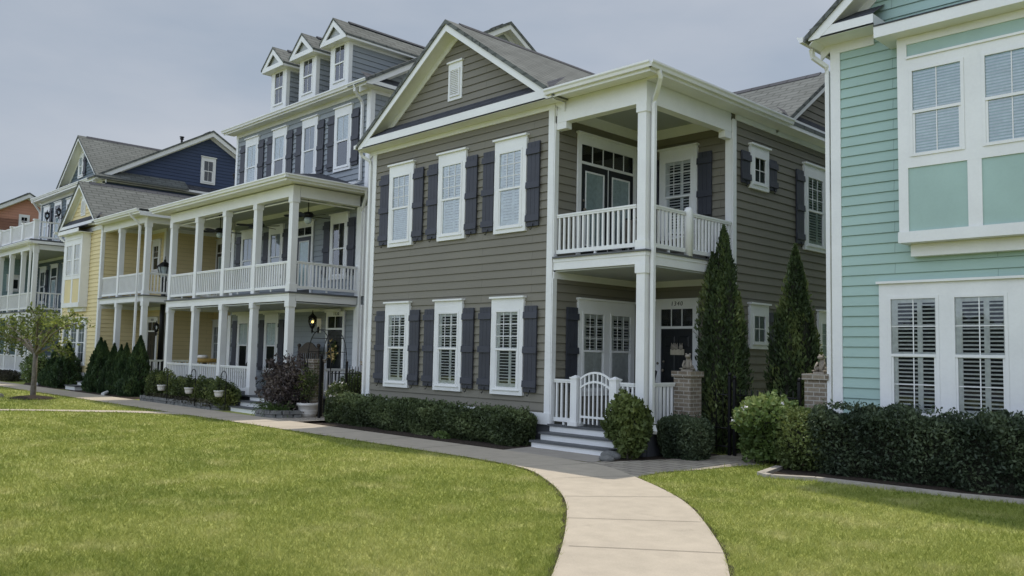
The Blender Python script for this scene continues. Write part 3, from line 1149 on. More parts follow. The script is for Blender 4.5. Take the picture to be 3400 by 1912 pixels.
def door_panel(h, f, u0, u1, z0, z1, zt, lights=3, glassdoor=False, head=0.2, side=0.1, double=False, cap=True):
    """door with transom: z0 sill, zt top of door leaf, z1 top of casing cap"""
    f = F(f.side, f.k - 0.026 if f.side == 'front' else f.k + 0.026)
    t = MB()
    if cap:
        t.fb(f, u0 - 0.03, u1 + 0.03, 0, 0.075, z1 - 0.035, z1)
    t.fb(f, u0, u1, 0, 0.034, z1 - head, z1 - 0.035)
    t.fb(f, u0, u0 + side, 0, 0.034, z0, z1 - head)
    t.fb(f, u1 - side, u1, 0, 0.034, z0, z1 - head)
    a0, a1 = u0 + side, u1 - side
    t.fb(f, a0, a1, 0.0, 0.030, zt, zt + 0.05)
    tz0, tz1 = zt + 0.05, z1 - head
    for k in range(1, lights):
        u = a0 + (a1 - a0) * k / lights
        t.fb(f, u - 0.009, u + 0.009, 0.02, 0.03, tz0, tz1)
    dr = t.build("door", WHITE, h)
    g = MB()
    g.poly([f.p(a0, 0.018, tz0), f.p(a1, 0.018, tz0), f.p(a1, 0.018, tz1), f.p(a0, 0.018, tz1)])
    g2 = MB()
    g2.poly([f.p(a0, 0.006, tz0), f.p(a1, 0.006, tz0), f.p(a1, 0.006, tz1), f.p(a0, 0.006, tz1)])
    g2.build("room", ROOMD, dr)
    lf = MB()
    n = 2 if double else 1
    fw = MB()
    fz = MB()
    for k in range(n):
        b0 = a0 + (a1 - a0) * k / n + 0.004
        b1 = a0 + (a1 - a0) * (k + 1) / n - 0.004
        if glassdoor:
            p0, p1 = b0 + 0.11, b1 - 0.11
            q0, q1 = z0 + 0.28, zt - 0.12
            lf.fb(f, b0, p0, 0.003, 0.024, z0, zt)
            lf.fb(f, p1, b1, 0.003, 0.024, z0, zt)
            lf.fb(f, p0, p1, 0.003, 0.024, z0, q0)
            lf.fb(f, p0, p1, 0.003, 0.024, q1, zt)
            for (x0, x1, y0, y1) in ((p0, p0 + 0.03, q0, q1), (p1 - 0.03, p1, q0, q1), (p0 + 0.03, p1 - 0.03, q0, q0 + 0.03), (p0 + 0.03, p1 - 0.03, q1 - 0.03, q1)):
                fw.fb(f, x0, x1, 0.012, 0.032, y0, y1)
            fz.poly([f.p(p0 + 0.03, 0.012, q0), f.p(p1 - 0.03, 0.012, q0), f.p(p1 - 0.03, 0.012, q1), f.p(p0 + 0.03, 0.012, q1)])
            g.poly([f.p(p0 + 0.03, 0.02, q0), f.p(p1 - 0.03, 0.02, q0), f.p(p1 - 0.03, 0.02, q1), f.p(p0 + 0.03, 0.02, q1)])
        else:
            lf.fb(f, b0, b1, 0.003, 0.02, z0, zt)
            wv = (b1 - b0)
            for (c0, c1) in ((0.12, 0.44), (0.56, 0.88)):
                for (e0, e1) in ((0.06, 0.36), (0.43, 0.74), (0.80, 0.92)):
                    x0, x1 = b0 + c0 * wv, b0 + c1 * wv
                    y0, y1 = z0 + e0 * (zt - z0), z0 + e1 * (zt - z0)
                    lf.hexa([f.p(x0, 0.02, y0), f.p(x1, 0.02, y0), f.p(x1, 0.02, y1), f.p(x0, 0.02, y1)],
                            [f.p(x0 + 0.02, 0.028, y0 + 0.02), f.p(x1 - 0.02, 0.028, y0 + 0.02), f.p(x1 - 0.02, 0.028, y1 - 0.02), f.p(x0 + 0.02, 0.028, y1 - 0.02)])
    if double:
        t2 = (a0 + a1) / 2
        fw.fb(f, t2 - 0.008, t2 + 0.008, 0.024, 0.03, z0, zt)
    lf.build("door_leaf", BLACK, dr)
    if fw.v:
        fw.build("glass_frame", WHITE, dr)
    if fz.v:
        fz.build("frosted_blind", FROST, dr)
    g.build("pane", PANE, dr)
    hd = MB()
    hu = a0 + 0.07
    hd.ball(f.p(hu, 0.06, z0 + 0.95), 0.03)
    hd.tube([f.p(hu, 0.015, z0 + 0.95), f.p(hu, 0.06, z0 + 0.95)], 0.01, 6)
    hd.ball(f.p(hu, 0.03, z0 + 1.12), 0.025)
    hd.build("handle", BRASS, dr)
    return dr

# ================================================================== taupe grey house, number 1340
def house_gray():
    H = thing("house", "two-storey taupe grey clapboard house with white front gable, corner porch and number 1340", "house", (-12.3, 15.5, GZ))
    fr, sd, bs, bk = F('front', 11.2), F('side', -8.42), F('side', -10.46), F('front', 13.85)
    m = MB()
    lap(m, fr, [(-15.96, 0.51), (-10.6, 0.51), (-10.6, 5.99), (-15.96, 5.99)])
    m.box(-16.08, -10.48, 11.22, 22.0, 0.0, 6.2)
    m.build("front_wall", GRAY, H)
    m = MB()
    lap(m, bs, [(11.28, 0.33), (13.85, 0.33), (13.85, 2.9), (11.28, 2.9)])
    lap(m, bs, [(11.28, 3.28), (13.85, 3.28), (13.85, 5.86), (11.28, 5.86)])
    lap(m, bk, [(-10.46, 0.33), (-8.56, 0.33), (-8.56, 2.9), (-10.46, 2.9)])
    lap(m, bk, [(-10.46, 3.28), (-8.56, 3.28), (-8.56, 5.86), (-10.46, 5.86)])
    m.build("porch_wall", GRAY, H)
    m = MB()
    lap(m, sd, [(13.92, 0.4), (22.0, 0.4), (22.0, 5.98), (13.92, 5.98)])
    m.box(-10.48, -8.44, 13.87, 22.0, 0.0, 6.2)
    m.build("side_wall", GRAY, H)
    t = MB()
    for (a, b) in ((-16.10, -15.96), (-10.60, -10.462)):
        t.fb(fr, a, b, -0.02, 0.03, 0.51, 5.99)
    t.fb(bs, 11.175, 11.28, 0.002, 0.026, 0.33, 2.9)
    t.fb(bs, 11.175, 11.28, 0.002, 0.026, 3.28, 5.72)
    t.fb(fr, -16.12, -10.45, 0.0, 0.04, 5.99, 6.085)          # frieze
    t.fb(fr, -16.14, -10.44, -0.01, 0.045, 0.31, 0.51)         # skirt board
    t.fb(bs, 11.2, 13.85, 0.0, 0.03, 2.9, 3.02)
    t.fb(bs, 11.2, 13.85, 0.0, 0.03, 5.86, 6.05)
    t.fb(bk, -10.43, -8.56, 0.0, 0.03, 2.9, 3.02)
    t.fb(bk, -10.43, -8.56, 0.0, 0.03, 5.86, 6.05)
    t.fb(bk, -8.56, -8.424, 0.0, 0.045, 0.33, 3.05)            # porch pilaster
    t.fb(bk, -8.56, -8.424, 0.0, 0.045, 3.28, 5.72)
    t.fb(sd, 13.805, 13.92, 0.002, 0.03, 0.33, 5.98)
    t.fb(sd, 13.92, 22.0, 0.0, 0.03, 5.98, 6.085)
    t.build("corner_trim", WHITE, H)
    fd = MB()
    fd.box(-16.1, -10.45, 11.2, 11.3, GZ - 0.05, 0.31)
    fd.box(-10.45, -8.44, 11.2, 11.3, GZ - 0.05, 0.27)
    fd.box(-8.52, -8.42, 11.3, 22.0, GZ - 0.05, 0.4)
    fd.build("foundation", FOUND, H)
    # porch structure
    p = MB()
    p.box(-10.48, -8.40, 11.14, 13.9, 0.295, 0.33)
    p.box(-10.44, -8.38, 11.15, 13.9, 3.255, 3.285)
    p.build("porch_deck", DECK, H)
    b = MB()
    b.fb(fr, -10.455, -8.42, -0.16, 0.0, 3.05, 3.19)
    b.fb(fr, -10.455, -8.408, -0.16, 0.012, 3.19, 3.254)
    b.fb(sd, 11.36, 13.80, -0.16, 0.0, 3.05, 3.19)
    b.fb(sd, 11.36, 13.80, -0.16, 0.012, 3.19, 3.254)
    b.fb(fr, -10.42, -8.42, -0.18, 0.0, 5.725, 5.955)
    b.fb(fr, -10.42, -8.432, -0.17, -0.012, 5.955, 6.13)
    b.fb(sd, 11.38, 13.80, -0.18, 0.0, 5.725, 5.955)
    b.fb(sd, 11.37, 13.80, -0.17, -0.012, 5.955, 6.13)
    b.fb(fr, -10.46, -10.2, -0.15, -0.005, 5.60, 5.724)        # corbel blocks
    b.fb(sd, 13.58, 13.80, -0.14, -0.005, 5.60, 5.724)
    b.build("porch_beam", WHITE, H)
    c = MB()
    c.box(-10.45, -8.45, 11.25, 13.85, 3.02, 3.045)
    c.box(-10.45, -8.45, 11.25, 13.85, 6.05, 6.08)
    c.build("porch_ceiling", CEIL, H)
    column(H, -8.52, 11.295, 0.33, 3.05, 0.17, 0.13)
    column(H, -8.52, 11.295, 3.285, 5.725, 0.17, 0.16)
    railing(H, fr, -10.42, -8.64, -0.06, 3.34, 4.05, 0.112)
    railing(H, sd, 11.42, 12.33, -0.03, 3.34, 4.05, 0.109)
    railing(H, sd, 12.53, 13.79, -0.03, 3.34, 4.05, 0.109)
    n = MB()
    n.lathe([(0.075, 0), (0.075, 0.78), (0.07, 0.82), (0.045, 0.85), (0.0, 0.86)], (-8.43, 12.43, 3.28), 14)
    n.build("newel_post", WHITE, H)
    railing(H, fr, -10.42, -9.97, -0.06, 0.38, 1.12, 0.108)
    railing(H, fr, -8.94, -8.64, -0.06, 0.38, 1.11, 0.108)
    railing(H, sd, 11.42, 12.05, -0.03, 0.38, 1.12, 0.103)
    for (a, b_) in ((-9.96, -9.82), (-9.10, -8.955)):
        q = MB()
        q.fb(fr, a, b_, -0.09, 0.05, 0.345, 1.14)
        q.fb(fr, a - 0.012, b_ + 0.012, -0.102, 0.062, 1.14, 1.165)
        cx, w_ = (a + b_) / 2, (b_ - a) / 2
        q.hexa([fr.p(cx - w_, -0.09, 1.165), fr.p(cx + w_, -0.09, 1.165), fr.p(cx + w_, 0.05, 1.165), fr.p(cx - w_, 0.05, 1.165)],
               [fr.p(cx - 0.01, -0.03, 1.2), fr.p(cx + 0.01, -0.03, 1.2), fr.p(cx + 0.01, -0.01, 1.2), fr.p(cx - 0.01, -0.01, 1.2)])
        q.fb(fr, a - 0.035, b_ + 0.035, -0.12, 0.075, 0.332, 0.40)
        q.build("gate_post", WHITE, H)
    g = MB()
    ga, gb = -9.79, -9.11
    arc = lambda u, z0, rise: z0 + rise * (1 - ((u - (ga + gb) / 2) / ((gb - ga) / 2)) ** 2)
    us = [ga + (gb - ga) * k / 14 for k in range(15)]
    for z0 in (1.12, 0.965):
        for k in range(14):
            a, b_ = us[k], us[k + 1]
            g.ext(fr, [(a, arc(a, z0, 0.115)), (b_, arc(b_, z0, 0.115)), (b_, arc(b_, z0, 0.115) + 0.035), (a, arc(a, z0, 0.115) + 0.035)], -0.035, -0.005)
    g.fb(fr, ga, gb, -0.033, -0.007, 0.48, 0.515)
    for k in range(8):
        u = ga + 0.012 + (gb - ga - 0.024) * k / 7
        g.fb(fr, u - 0.011, u + 0.011, -0.031, -0.0085, 0.38, arc(u, 1.12, 0.115) + 0.004)
    g.build("gate", WHITE, H)
    stairs(H, -10.44, -8.74, 11.16, 0.33, 3, 0.13, 0.225)
    # roofs
    gable(H, fr, -16.25, -10.22, -13.23, 6.22, 8.31, 0.35, GRAY, SHNG, 9.0, rake=0.19, plumb=0.085, ret_h=0.19)
    gable(H, sd, 15.40, 19.6, 17.5, 6.30, 7.77, 0.30, GRAY, SHNG, 5.0, rake=0.15, plumb=0.1, ret_h=0.15)
    rf = MB()
    e0, s_ = 6.235, 0.27
    x1, y1 = -8.09, 10.85
    k = 2.2
    rf.slab([(-10.26, y1, e0), (x1, y1, e0), (x1 - k, y1 + k, e0 + k * s_), (-11.10, y1 + k, e0 + k * s_)], 0.08)
    rf.slab([(x1, y1, e0), (x1, 22.0, e0), (x1 - k, 22.0, e0 + k * s_), (x1 - k, y1 + k, e0 + k * s_)], 0.08)
    rf.slab([(x1 - k, y1 + k, e0 + k * s_), (x1 - k, 22.0, e0 + k * s_), (-11.10, 22.0, e0 + k * s_), (-11.10, y1 + k, e0 + k * s_)], 0.08)
    rf.build("roof", SHNG, H)
    e = MB()
    e.box(-10.24, -8.12, 10.87, 11.2, 6.128, 6.148)
    e.box(-8.42, -8.12, 11.2, 22.0, 6.088, 6.128)
    e.box(-10.24, -8.10, 10.85, 10.869, 6.085, 6.2)
    e.box(-8.119, -8.10, 10.869, 22.0, 6.085, 6.2)
    e.build("fascia", WHITE, H)
    g = MB()
    gutter(g, F('front', 10.85), -10.36, -8.05, 0.0, 6.235)
    gutter(g, F('side', -8.10), 10.80, 15.44, 0.0, 6.235)
    gutter(g, F('side', -16.35), 10.8, 20.0, 0.0, 6.2)
    g.build("gutter", WHITE, H)
    d = MB()
    spout(d, [(-8.07, 11.05, 6.14), (-8.07, 11.10, 6.03), (-8.24, 11.24, 5.86), (-8.36, 11.33, 5.78), (-8.365, 11.335, 5.7), (-8.365, 11.335, 0.6), (-8.30, 11.28, 0.45), (-8.2, 11.2, 0.35)])
    d.build("downspout", WHITE, H)
    d = MB()
    spout(d, [(-16.3, 10.95, 6.1), (-16.3, 11.0, 5.98), (-16.17, 11.14, 5.86), (-16.155, 11.16, 5.75), (-16.155, 11.16, 0.2)])
    d.build("downspout", WHITE, H)
    # windows
    for (z0, z1, bl, hk) in ((3.82, 5.65, 'shut', True), (0.785, 2.615, 'open', True)):
        for k, u0 in enumerate((-15.405, -13.70, -11.99)):
            bb = bl
            if z0 > 3 and k == 0:
                bb = 'mini'
            if z0 < 3 and k == 0:
                bb = 'open'
            window(H, fr, u0, u0 + 0.86, z0, z1, bb, glass='b' if z0 > 3 else 'a')
            shutter(H, fr, u0 - 0.335, u0 - 0.025, z0 + 0.07, z1 - 0.19, u0 - 0.16)
            shutter(H, fr, u0 + 0.885, u0 + 1.195, z0 + 0.07, z1 - 0.19, u0 + 1.06)
    louver_vent(H, fr, -13.49, -13.06, 6.72, 7.54)
    # upper french doors and window
    door_panel(H, bs, 11.77, 13.53, 3.29, 5.69, 5.10, 5, True, 0.22, 0.1, True)
    window(H, bk, -10.04, -9.17, 3.82, 5.64, 'open')
    shutter(H, bk, -9.145, -8.85, 3.88, 5.45)
    shutter(H, bk, -10.36, -10.07, 3.88, 5.45)
    # lower porch window, door
    window(H, bs, 11.85, 13.51, 0.80, 2.60, 'lowshade', nsash=2, mull=0.15)
    shutter(H, bs, 11.54, 11.83, 0.88, 2.41)
    dr = door_panel(H, bk, -10.10, -9.13, 0.335, 2.67, 2.09, 3, False, 0.2, 0.12)
    text_mesh("house_number", "1340", 0.115, BLACK, bk, -9.61, 0.062, 2.57, dr, 0.12)
    mbx = MB()
    mbx.fb(bk, -10.225, -10.165, 0.018, 0.06, 1.79, 2.14)
    mbx.build("wall_panel", WHITE, H)
    kp = MB()
    kp.fb(bk, -10.2, -10.14, 0.018, 0.05, 1.1, 1.27)
    kp.build("mailbox", BLACK, H)
    db = MB()
    db.tube([bk.p(-10.045, 0.055, 1.42), bk.p(-10.045, 0.075, 1.42)], 0.025, 10)
    db.build("doorbell", BRASS, H)
    # side wall openings
    window(H, sd, 14.385, 15.06, 4.77, 5.63, 'none', 2, 2, head=0.21, glass='a', rail=False)
    shutter(H, sd, 14.07, 14.36, 4.83, 5.44, 14.2)
    shutter(H, sd, 15.085, 15.375, 4.83, 5.44, 15.25)
    window(H, sd, 16.51, 18.35, 3.81, 5.63, 'open', nsash=2, mull=0.14)
    shutter(H, sd, 16.18, 16.48, 3.9, 5.43, 16.34)
    window(H, sd, 14.36, 15.04, 1.73, 2.60, 'curtain', 2, 2, head=0.21, rail=False)
    shutter(H, sd, 15.065, 15.36, 1.80, 2.44)
    window(H, sd, 17.09, 18.9, 0.78, 2.60, 'halfmini', nsash=2)
    return H


# ================================================================== blue-grey three-storey house, number 1330
def house_blue():
    H = thing("house", "three-storey blue-grey house with two-level front porch, three roof dormers and number 1330", "house", (-22.7, 16.5, GZ))
    P, M_ = F('front', 10.9), F('front', 12.97)
    sd = F('side', -18.87)
    xl, xr = -26.5, -18.87
    m = MB()
    lap(m, M_, [(xl + 0.12, 0.33), (xr - 0.15, 0.33), (xr - 0.15, 2.62), (xl + 0.12, 2.62)])
    lap(m, M_, [(xl + 0.12, 2.98), (xr - 0.15, 2.98), (xr - 0.15, 5.52), (xl + 0.12, 5.52)])
    lap(m, M_, [(xl + 0.12, 5.8), (xr - 0.15, 5.8), (xr - 0.15, 8.45), (xl + 0.12, 8.45)])
    m.box(xl + 0.02, xr - 0.03, 12.99, 22.6, 0.0, 8.7)
    m.build("front_wall", BLUE, H)
    m = MB()
    lap(m, sd, [(13.08, 0.2), (22.6, 0.2), (22.6, 8.45), (13.08, 8.45)])
    m.build("side_wall", BLUE, H)
    t = MB()
    t.fb(M_, xl, xl + 0.12, -0.02, 0.03, 5.9, 8.45)
    t.fb(M_, xl, xl + 0.2, -0.02, 0.05, 0.33, 2.6)
    t.fb(M_, xl, xl + 0.2, -0.02, 0.05, 2.98, 5.4)
    t.fb(M_, xr - 0.15, xr - 0.002, -0.02, 0.03, 5.7, 8.45)
    t.fb(M_, -19.27, -18.90, -0.02, 0.06, 0.33, 2.75)
    t.fb(M_, -19.27, -18.90, -0.02, 0.06, 2.98, 5.38)
    t.fb(sd, 12.945, 13.08, 0.002, 0.03, 0.2, 8.45)
    t.fb(M_, xl, xr, 0.0, 0.035, 8.45, 8.6)
    t.fb(sd, 12.95, 22.6, 0.0, 0.03, 8.45, 8.58)
    t.fb(M_, xl + 0.2, -19.27, 0.0, 0.03, 2.62, 2.75)
    t.fb(M_, xl + 0.2, -19.27, 0.0, 0.03, 5.52, 5.68)
    t.build("corner_trim", WHITE, H)
    p = MB()
    p.box(-26.62, -19.08, 10.85, 12.97, 0.29, 0.33)
    p.box(-26.62, -19.08, 10.85, 12.97, 2.94, 2.98)
    p.build("porch_deck", DECK, H)
    c = MB()
    c.box(-26.5, -19.15, 10.95, 12.97, 2.70, 2.73)
    c.box(-26.5, -19.15, 10.95, 12.97, 5.66, 5.69)
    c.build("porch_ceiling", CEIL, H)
    b = MB()
    ps = F('side', -19.12)
    b.fb(P, -26.55, -19.12, -0.18, 0.0, 2.75, 2.885)
    b.fb(P, -26.56, -19.11, -0.18, 0.012, 2.885, 2.938)
    b.fb(ps, 11.09, 12.9, -0.18, 0.0, 2.75, 2.885)
    b.fb(ps, 11.09, 12.9, -0.18, 0.012, 2.885, 2.938)
    b.fb(P, -26.55, -19.12, -0.2, 0.0, 5.385, 5.67)
    b.fb(ps, 11.11, 12.9, -0.2, 0.0, 5.385, 5.67)
    b.fb(F('side', -26.35), 11.09, 12.97, -0.2, 0.0, 5.385, 5.67)
    b.fb(F('side', -26.35), 11.09, 12.97, -0.2, 0.0, 2.75, 2.938)
    b.build("porch_beam", WHITE, H)
    fd = MB()
    fd.box(-26.5, -19.15, 10.95, 12.9, GZ - 0.05, 0.285)
    fd.build("foundation", FOUND, H)
    cx = [-26.445, -24.645, -22.86, -21.075, -19.225]
    for x in cx:
        column(H, x, 11.0, 0.33, 2.75, 0.17, 0.2 if x > -22 else 0.12)
        column(H, x, 11.0, 2.98, 5.385, 0.17, 0.2 if x > -20 else 0.0)
    for k in range(4):
        railing(H, P, cx[k] + 0.1, cx[k + 1] - 0.1, -0.06, 3.07, 3.76, 0.118)
        if k < 3:
            railing(H, P, cx[k] + 0.1, cx[k + 1] - 0.1, -0.06, 0.42, 1.07, 0.118)
    railing(H, ps, 11.1, 12.9, -0.06, 3.07, 3.76, 0.103)
    railing(H, ps, 11.1, 12.9, -0.06, 0.42, 1.07, 0.103)
    rod = MB()
    for k in range(4):
        rod.tube([(cx[k] + 0.12, 11.12, 5.33), (cx[k + 1] - 0.12, 11.12, 5.33)], 0.018, 6)
    rod.tube([(-19.3, 11.1, 5.33), (-19.3, 12.85, 5.33)], 0.018, 6)
    rod.build("curtain_rod", WHITE, H)
    stairs(H, -20.85, -19.45, 10.87, 0.33, 3, 0.13, 0.26)
    # porch roof (hipped)
    e0, s_ = 5.83, 0.3
    a = (-27.05, 10.5)
    rf = MB()
    D = 12.97 - 10.5
    rf.slab([(-27.0, 10.5, e0), (-18.76, 10.5, e0), (-18.76 - D, 12.97, e0 + D * s_), (-27.0 + D, 12.97, e0 + D * s_)], 0.06)
    rf.slab([(-18.76, 10.5, e0), (-18.76, 12.97, e0), (-18.76 - D, 12.97, e0 + D * s_)], 0.06)
    rf.slab([(-27.0 + D, 12.97, e0 + D * s_), (-27.0, 12.97, e0), (-27.0, 10.5, e0)], 0.06)
    rf.build("porch_roof", SHND, H)
    e = MB()
    e.box(-26.99, -18.77, 10.52, 12.97, 5.70, 5.72)
    e.box(-27.0, -18.76, 10.5, 10.519, 5.68, 5.79)
    e.box(-18.779, -18.76, 10.519, 12.97, 5.68, 5.79)
    e.box(-27.0, -26.98, 10.519, 12.97, 5.68, 5.79)
    e.box(xl - 0.25, -18.55, 12.62, 12.97, 8.575, 8.597)
    e.box(xl - 0.25, -18.555, 12.6, 12.619, 8.54, 8.65)
    e.build("fascia", WHITE, H)
    g = MB()
    gutter(g, F('front', 10.5), -27.05, -18.67, 0.0, 5.835)
    gutter(g, F('side', -18.76), 10.42, 12.97, 0.0, 5.835)
    gutter(g, F('front', 12.6), xl - 0.27, -18.53, 0.0, 8.69)
    g.build("gutter", WHITE, H)
    d = MB()
    spout(d, [(-19.05, 12.53, 8.6), (-19.05, 12.55, 8.45), (-19.15, 12.85, 8.25), (-19.17, 12.9, 8.15), (-19.17, 12.9, 6.1), (-19.22, 12.8, 6.02), (-19.4, 12.7, 6.0)])
    d.build("downspout", WHITE, H)
    d = MB()
    spout(d, [(-18.72, 12.8, 5.75), (-18.78, 12.85, 5.6), (-18.97, 12.88, 5.3), (-18.98, 12.88, 5.2), (-18.98, 12.88, 0.2)])
    d.build("downspout", WHITE, H)
    # main roof, ridge along x
    rf = MB()
    ye, ze, yr, zr = 12.58, 8.70, 17.76, 11.72
    rf.slab([(xl - 0.3, ye, ze), (-18.55, ye, ze), (-18.55, yr, zr), (xl - 0.3, yr, zr)], 0.09)
    rf.slab([(xl - 0.3, yr, zr), (-18.55, yr, zr), (-18.55, 2 * yr - ye, ze), (xl - 0.3, 2 * yr - ye, ze)], 0.09)
    rf.build("roof", SHNG, H)
    gable(H, F('side', -18.87), ye, 2 * yr - ye, yr, ze, zr, 0.33, BLUE, SHNG, 0.5, rake=0.2, plumb=0.1, ret='full', ret_h=0.13)
    # dormers
    for cx_ in (-24.05, -22.335, -20.625):
        f = F('front', 13.05)
        dm = MB()
        dm.fb(f, cx_ - 0.455, cx_ - 0.245, -0.1, 0.0, 8.7, 10.24)
        dm.fb(f, cx_ + 0.245, cx_ + 0.455, -0.1, 0.0, 8.7, 10.24)
        dm.fb(f, cx_ - 0.245, cx_ + 0.245, -0.1, 0.0, 10.18, 10.24)
        dm.fb(f, cx_ - 0.245, cx_ + 0.245, -0.1, 0.0, 8.7, 9.19)
        dr = dm.build("dormer", WHITE, H)
        sash_set(H, f, dr, [(cx_ - 0.285, cx_ + 0.285, 9.15, 10.22)], 'none', 2, 1, 'b', 0.0, True)
        sl_ = MB()
        sl_.fb(f, cx_ - 0.3, cx_ + 0.3, 0.0, 0.03, 9.13, 9.155)
        sl_.build("sill", WHITE, dr)
        for sgn in (-1, 1):
            x = cx_ + sgn * 0.455
            w_ = MB()
            if sgn > 0:
                lap(w_, F('side', x), [(13.17, 8.9), (16.0, 10.3), (13.17, 10.12)])
                lap(w_, F('side', x), [(13.17, 10.12), (16.0, 10.3), (16.0, 10.31), (13.17, 10.31)])
            w_.box(min(x, x - sgn * 0.03), max(x, x - sgn * 0.03), 13.14, 16.0, 8.75, 10.24)
            w_.build("dormer_wall", BLUE, dr)
            k = MB()
            k.box(*sorted((x - 0.003 * sgn, x + 0.02 * sgn)), 13.05, 13.17, 8.75, 10.24)
            k.box(*(sorted((x, x + 0.02 * sgn))), 13.171, 15.6, 10.13, 10.24)
            k.build("dormer_trim", WHITE, dr)
        # little gable roof
        fg = F('front', 13.05)
        ul, ur, za, ze2 = cx_ - 0.66, cx_ + 0.66, 10.94, 10.36
        r2 = MB()
        s2 = (za - ze2) / 0.66
        r2.slab([fg.p(ul - 0.03, 0.27, ze2 - 0.03 * s2), fg.p(cx_, 0.27, za), fg.p(cx_, -3.4, za), fg.p(ul - 0.03, -3.4, ze2 - 0.03 * s2)], 0.06)
        r2.slab([fg.p(cx_, 0.27, za), fg.p(ur + 0.03, 0.27, ze2 - 0.03 * s2), fg.p(ur + 0.03, -3.4, ze2 - 0.03 * s2), fg.p(cx_, -3.4, za)], 0.06)
        r2.build("dormer_roof", SHNG, dr)
        r3 = MB()
        r3.slab([fg.p(cx_ - 0.1, -0.25, za - 0.04), fg.p(cx_, -0.25, za + 0.045), fg.p(cx_, -3.4, za + 0.045), fg.p(cx_ - 0.1, -3.4, za - 0.04)], 0.02)
        r3.slab([fg.p(cx_, -0.25, za + 0.045), fg.p(cx_ + 0.1, -0.25, za - 0.04), fg.p(cx_ + 0.1, -3.4, za - 0.04), fg.p(cx_, -3.4, za + 0.045)], 0.02)
        r3.build("ridge_vent", SHND, dr)
        fa = MB()
        for (ue, sg) in ((ul, 1), (ur, -1)):
            fa.ext(fg, [(ue, ze2 - 0.04), (cx_, za - 0.04), (cx_, za - 0.25), (ue + sg * 0.11, 10.22), (ue, 10.22)], 0.22, 0.25)
            fa.fb(F('front', 13.05), ue - (0.02 if sg > 0 else 0), ue + (0.02 if sg < 0 else 0), -2.6, 0.218, 10.22, ze2 - 0.03)
        fa.fb(fg, ul + 0.003, ur - 0.003, 0.222, 0.248, 10.221, 10.36)
        fa.fb(fg, ul + 0.003, ur - 0.003, -2.6, 0.221, 10.225, 10.245)
        fa.build("dormer_fascia", WHITE, dr)
        tr = MB()
        tr.poly([fg.p(ul + 0.1, 0.15, 10.36), fg.p(ur - 0.1, 0.15, 10.36), fg.p(cx_, 0.15, za - 0.08)])
        tr.build("dormer_gable", CEIL, dr)
    # windows
    W3 = [(-25.79, 'shut'), (-24.03, 'halfmini'), (-22.285, 'curtain'), (-20.54, 'halfmini')]
    for u0, bl in W3:
        window(H, M_, u0, u0 + 0.85, 6.49, 8.32, bl, 2, 1, glass='b', low_grid=False)
        shutter(H, M_, u0 - 0.335, u0 - 0.025, 6.57, 8.12)
        shutter(H, M_, u0 + 0.875, u0 + 1.185, 6.57, 8.12)
    for u0 in (-25.8, -24.02, -20.56):
        window(H, M_, u0, u0 + 0.86, 3.48, 5.31, 'curtain' if u0 < -24 else 'none', 2, 1, glass='b')
        shutter(H, M_, u0 - 0.34, u0 - 0.03, 3.56, 5.13)
        shutter(H, M_, u0 + 0.89, u0 + 1.19, 3.56, 5.13)
    door_panel(H, M_, -22.4, -21.46, 2.985, 5.27, 4.8, 2, True, 0.2, 0.09)
    for u0 in (-25.8, -24.05):
        window(H, M_, u0, u0 + 0.83, 0.82, 2.615, 'halfmini', 2, 1)
        shutter(H, M_, u0 - 0.34, u0 - 0.03, 0.9, 2.42)
        shutter(H, M_, u0 + 0.86, u0 + 1.15, 0.9, 2.42)
    dr = door_panel(H, M_, -20.6, -19.70, 0.335, 2.61, 2.10, 2, False, 0.15, 0.09)
    text_mesh("house_number", "1330", 0.115, BLACK, M_, -20.1, 0.062, 2.53, dr)
    aw = MB()
    aw.tube([M_.p(-20.75, 0.14, 2.64), M_.p(-19.8, 0.14, 2.64)], 0.035, 8)
    aw.build("rolled_blind", WHITE, H)
    return H


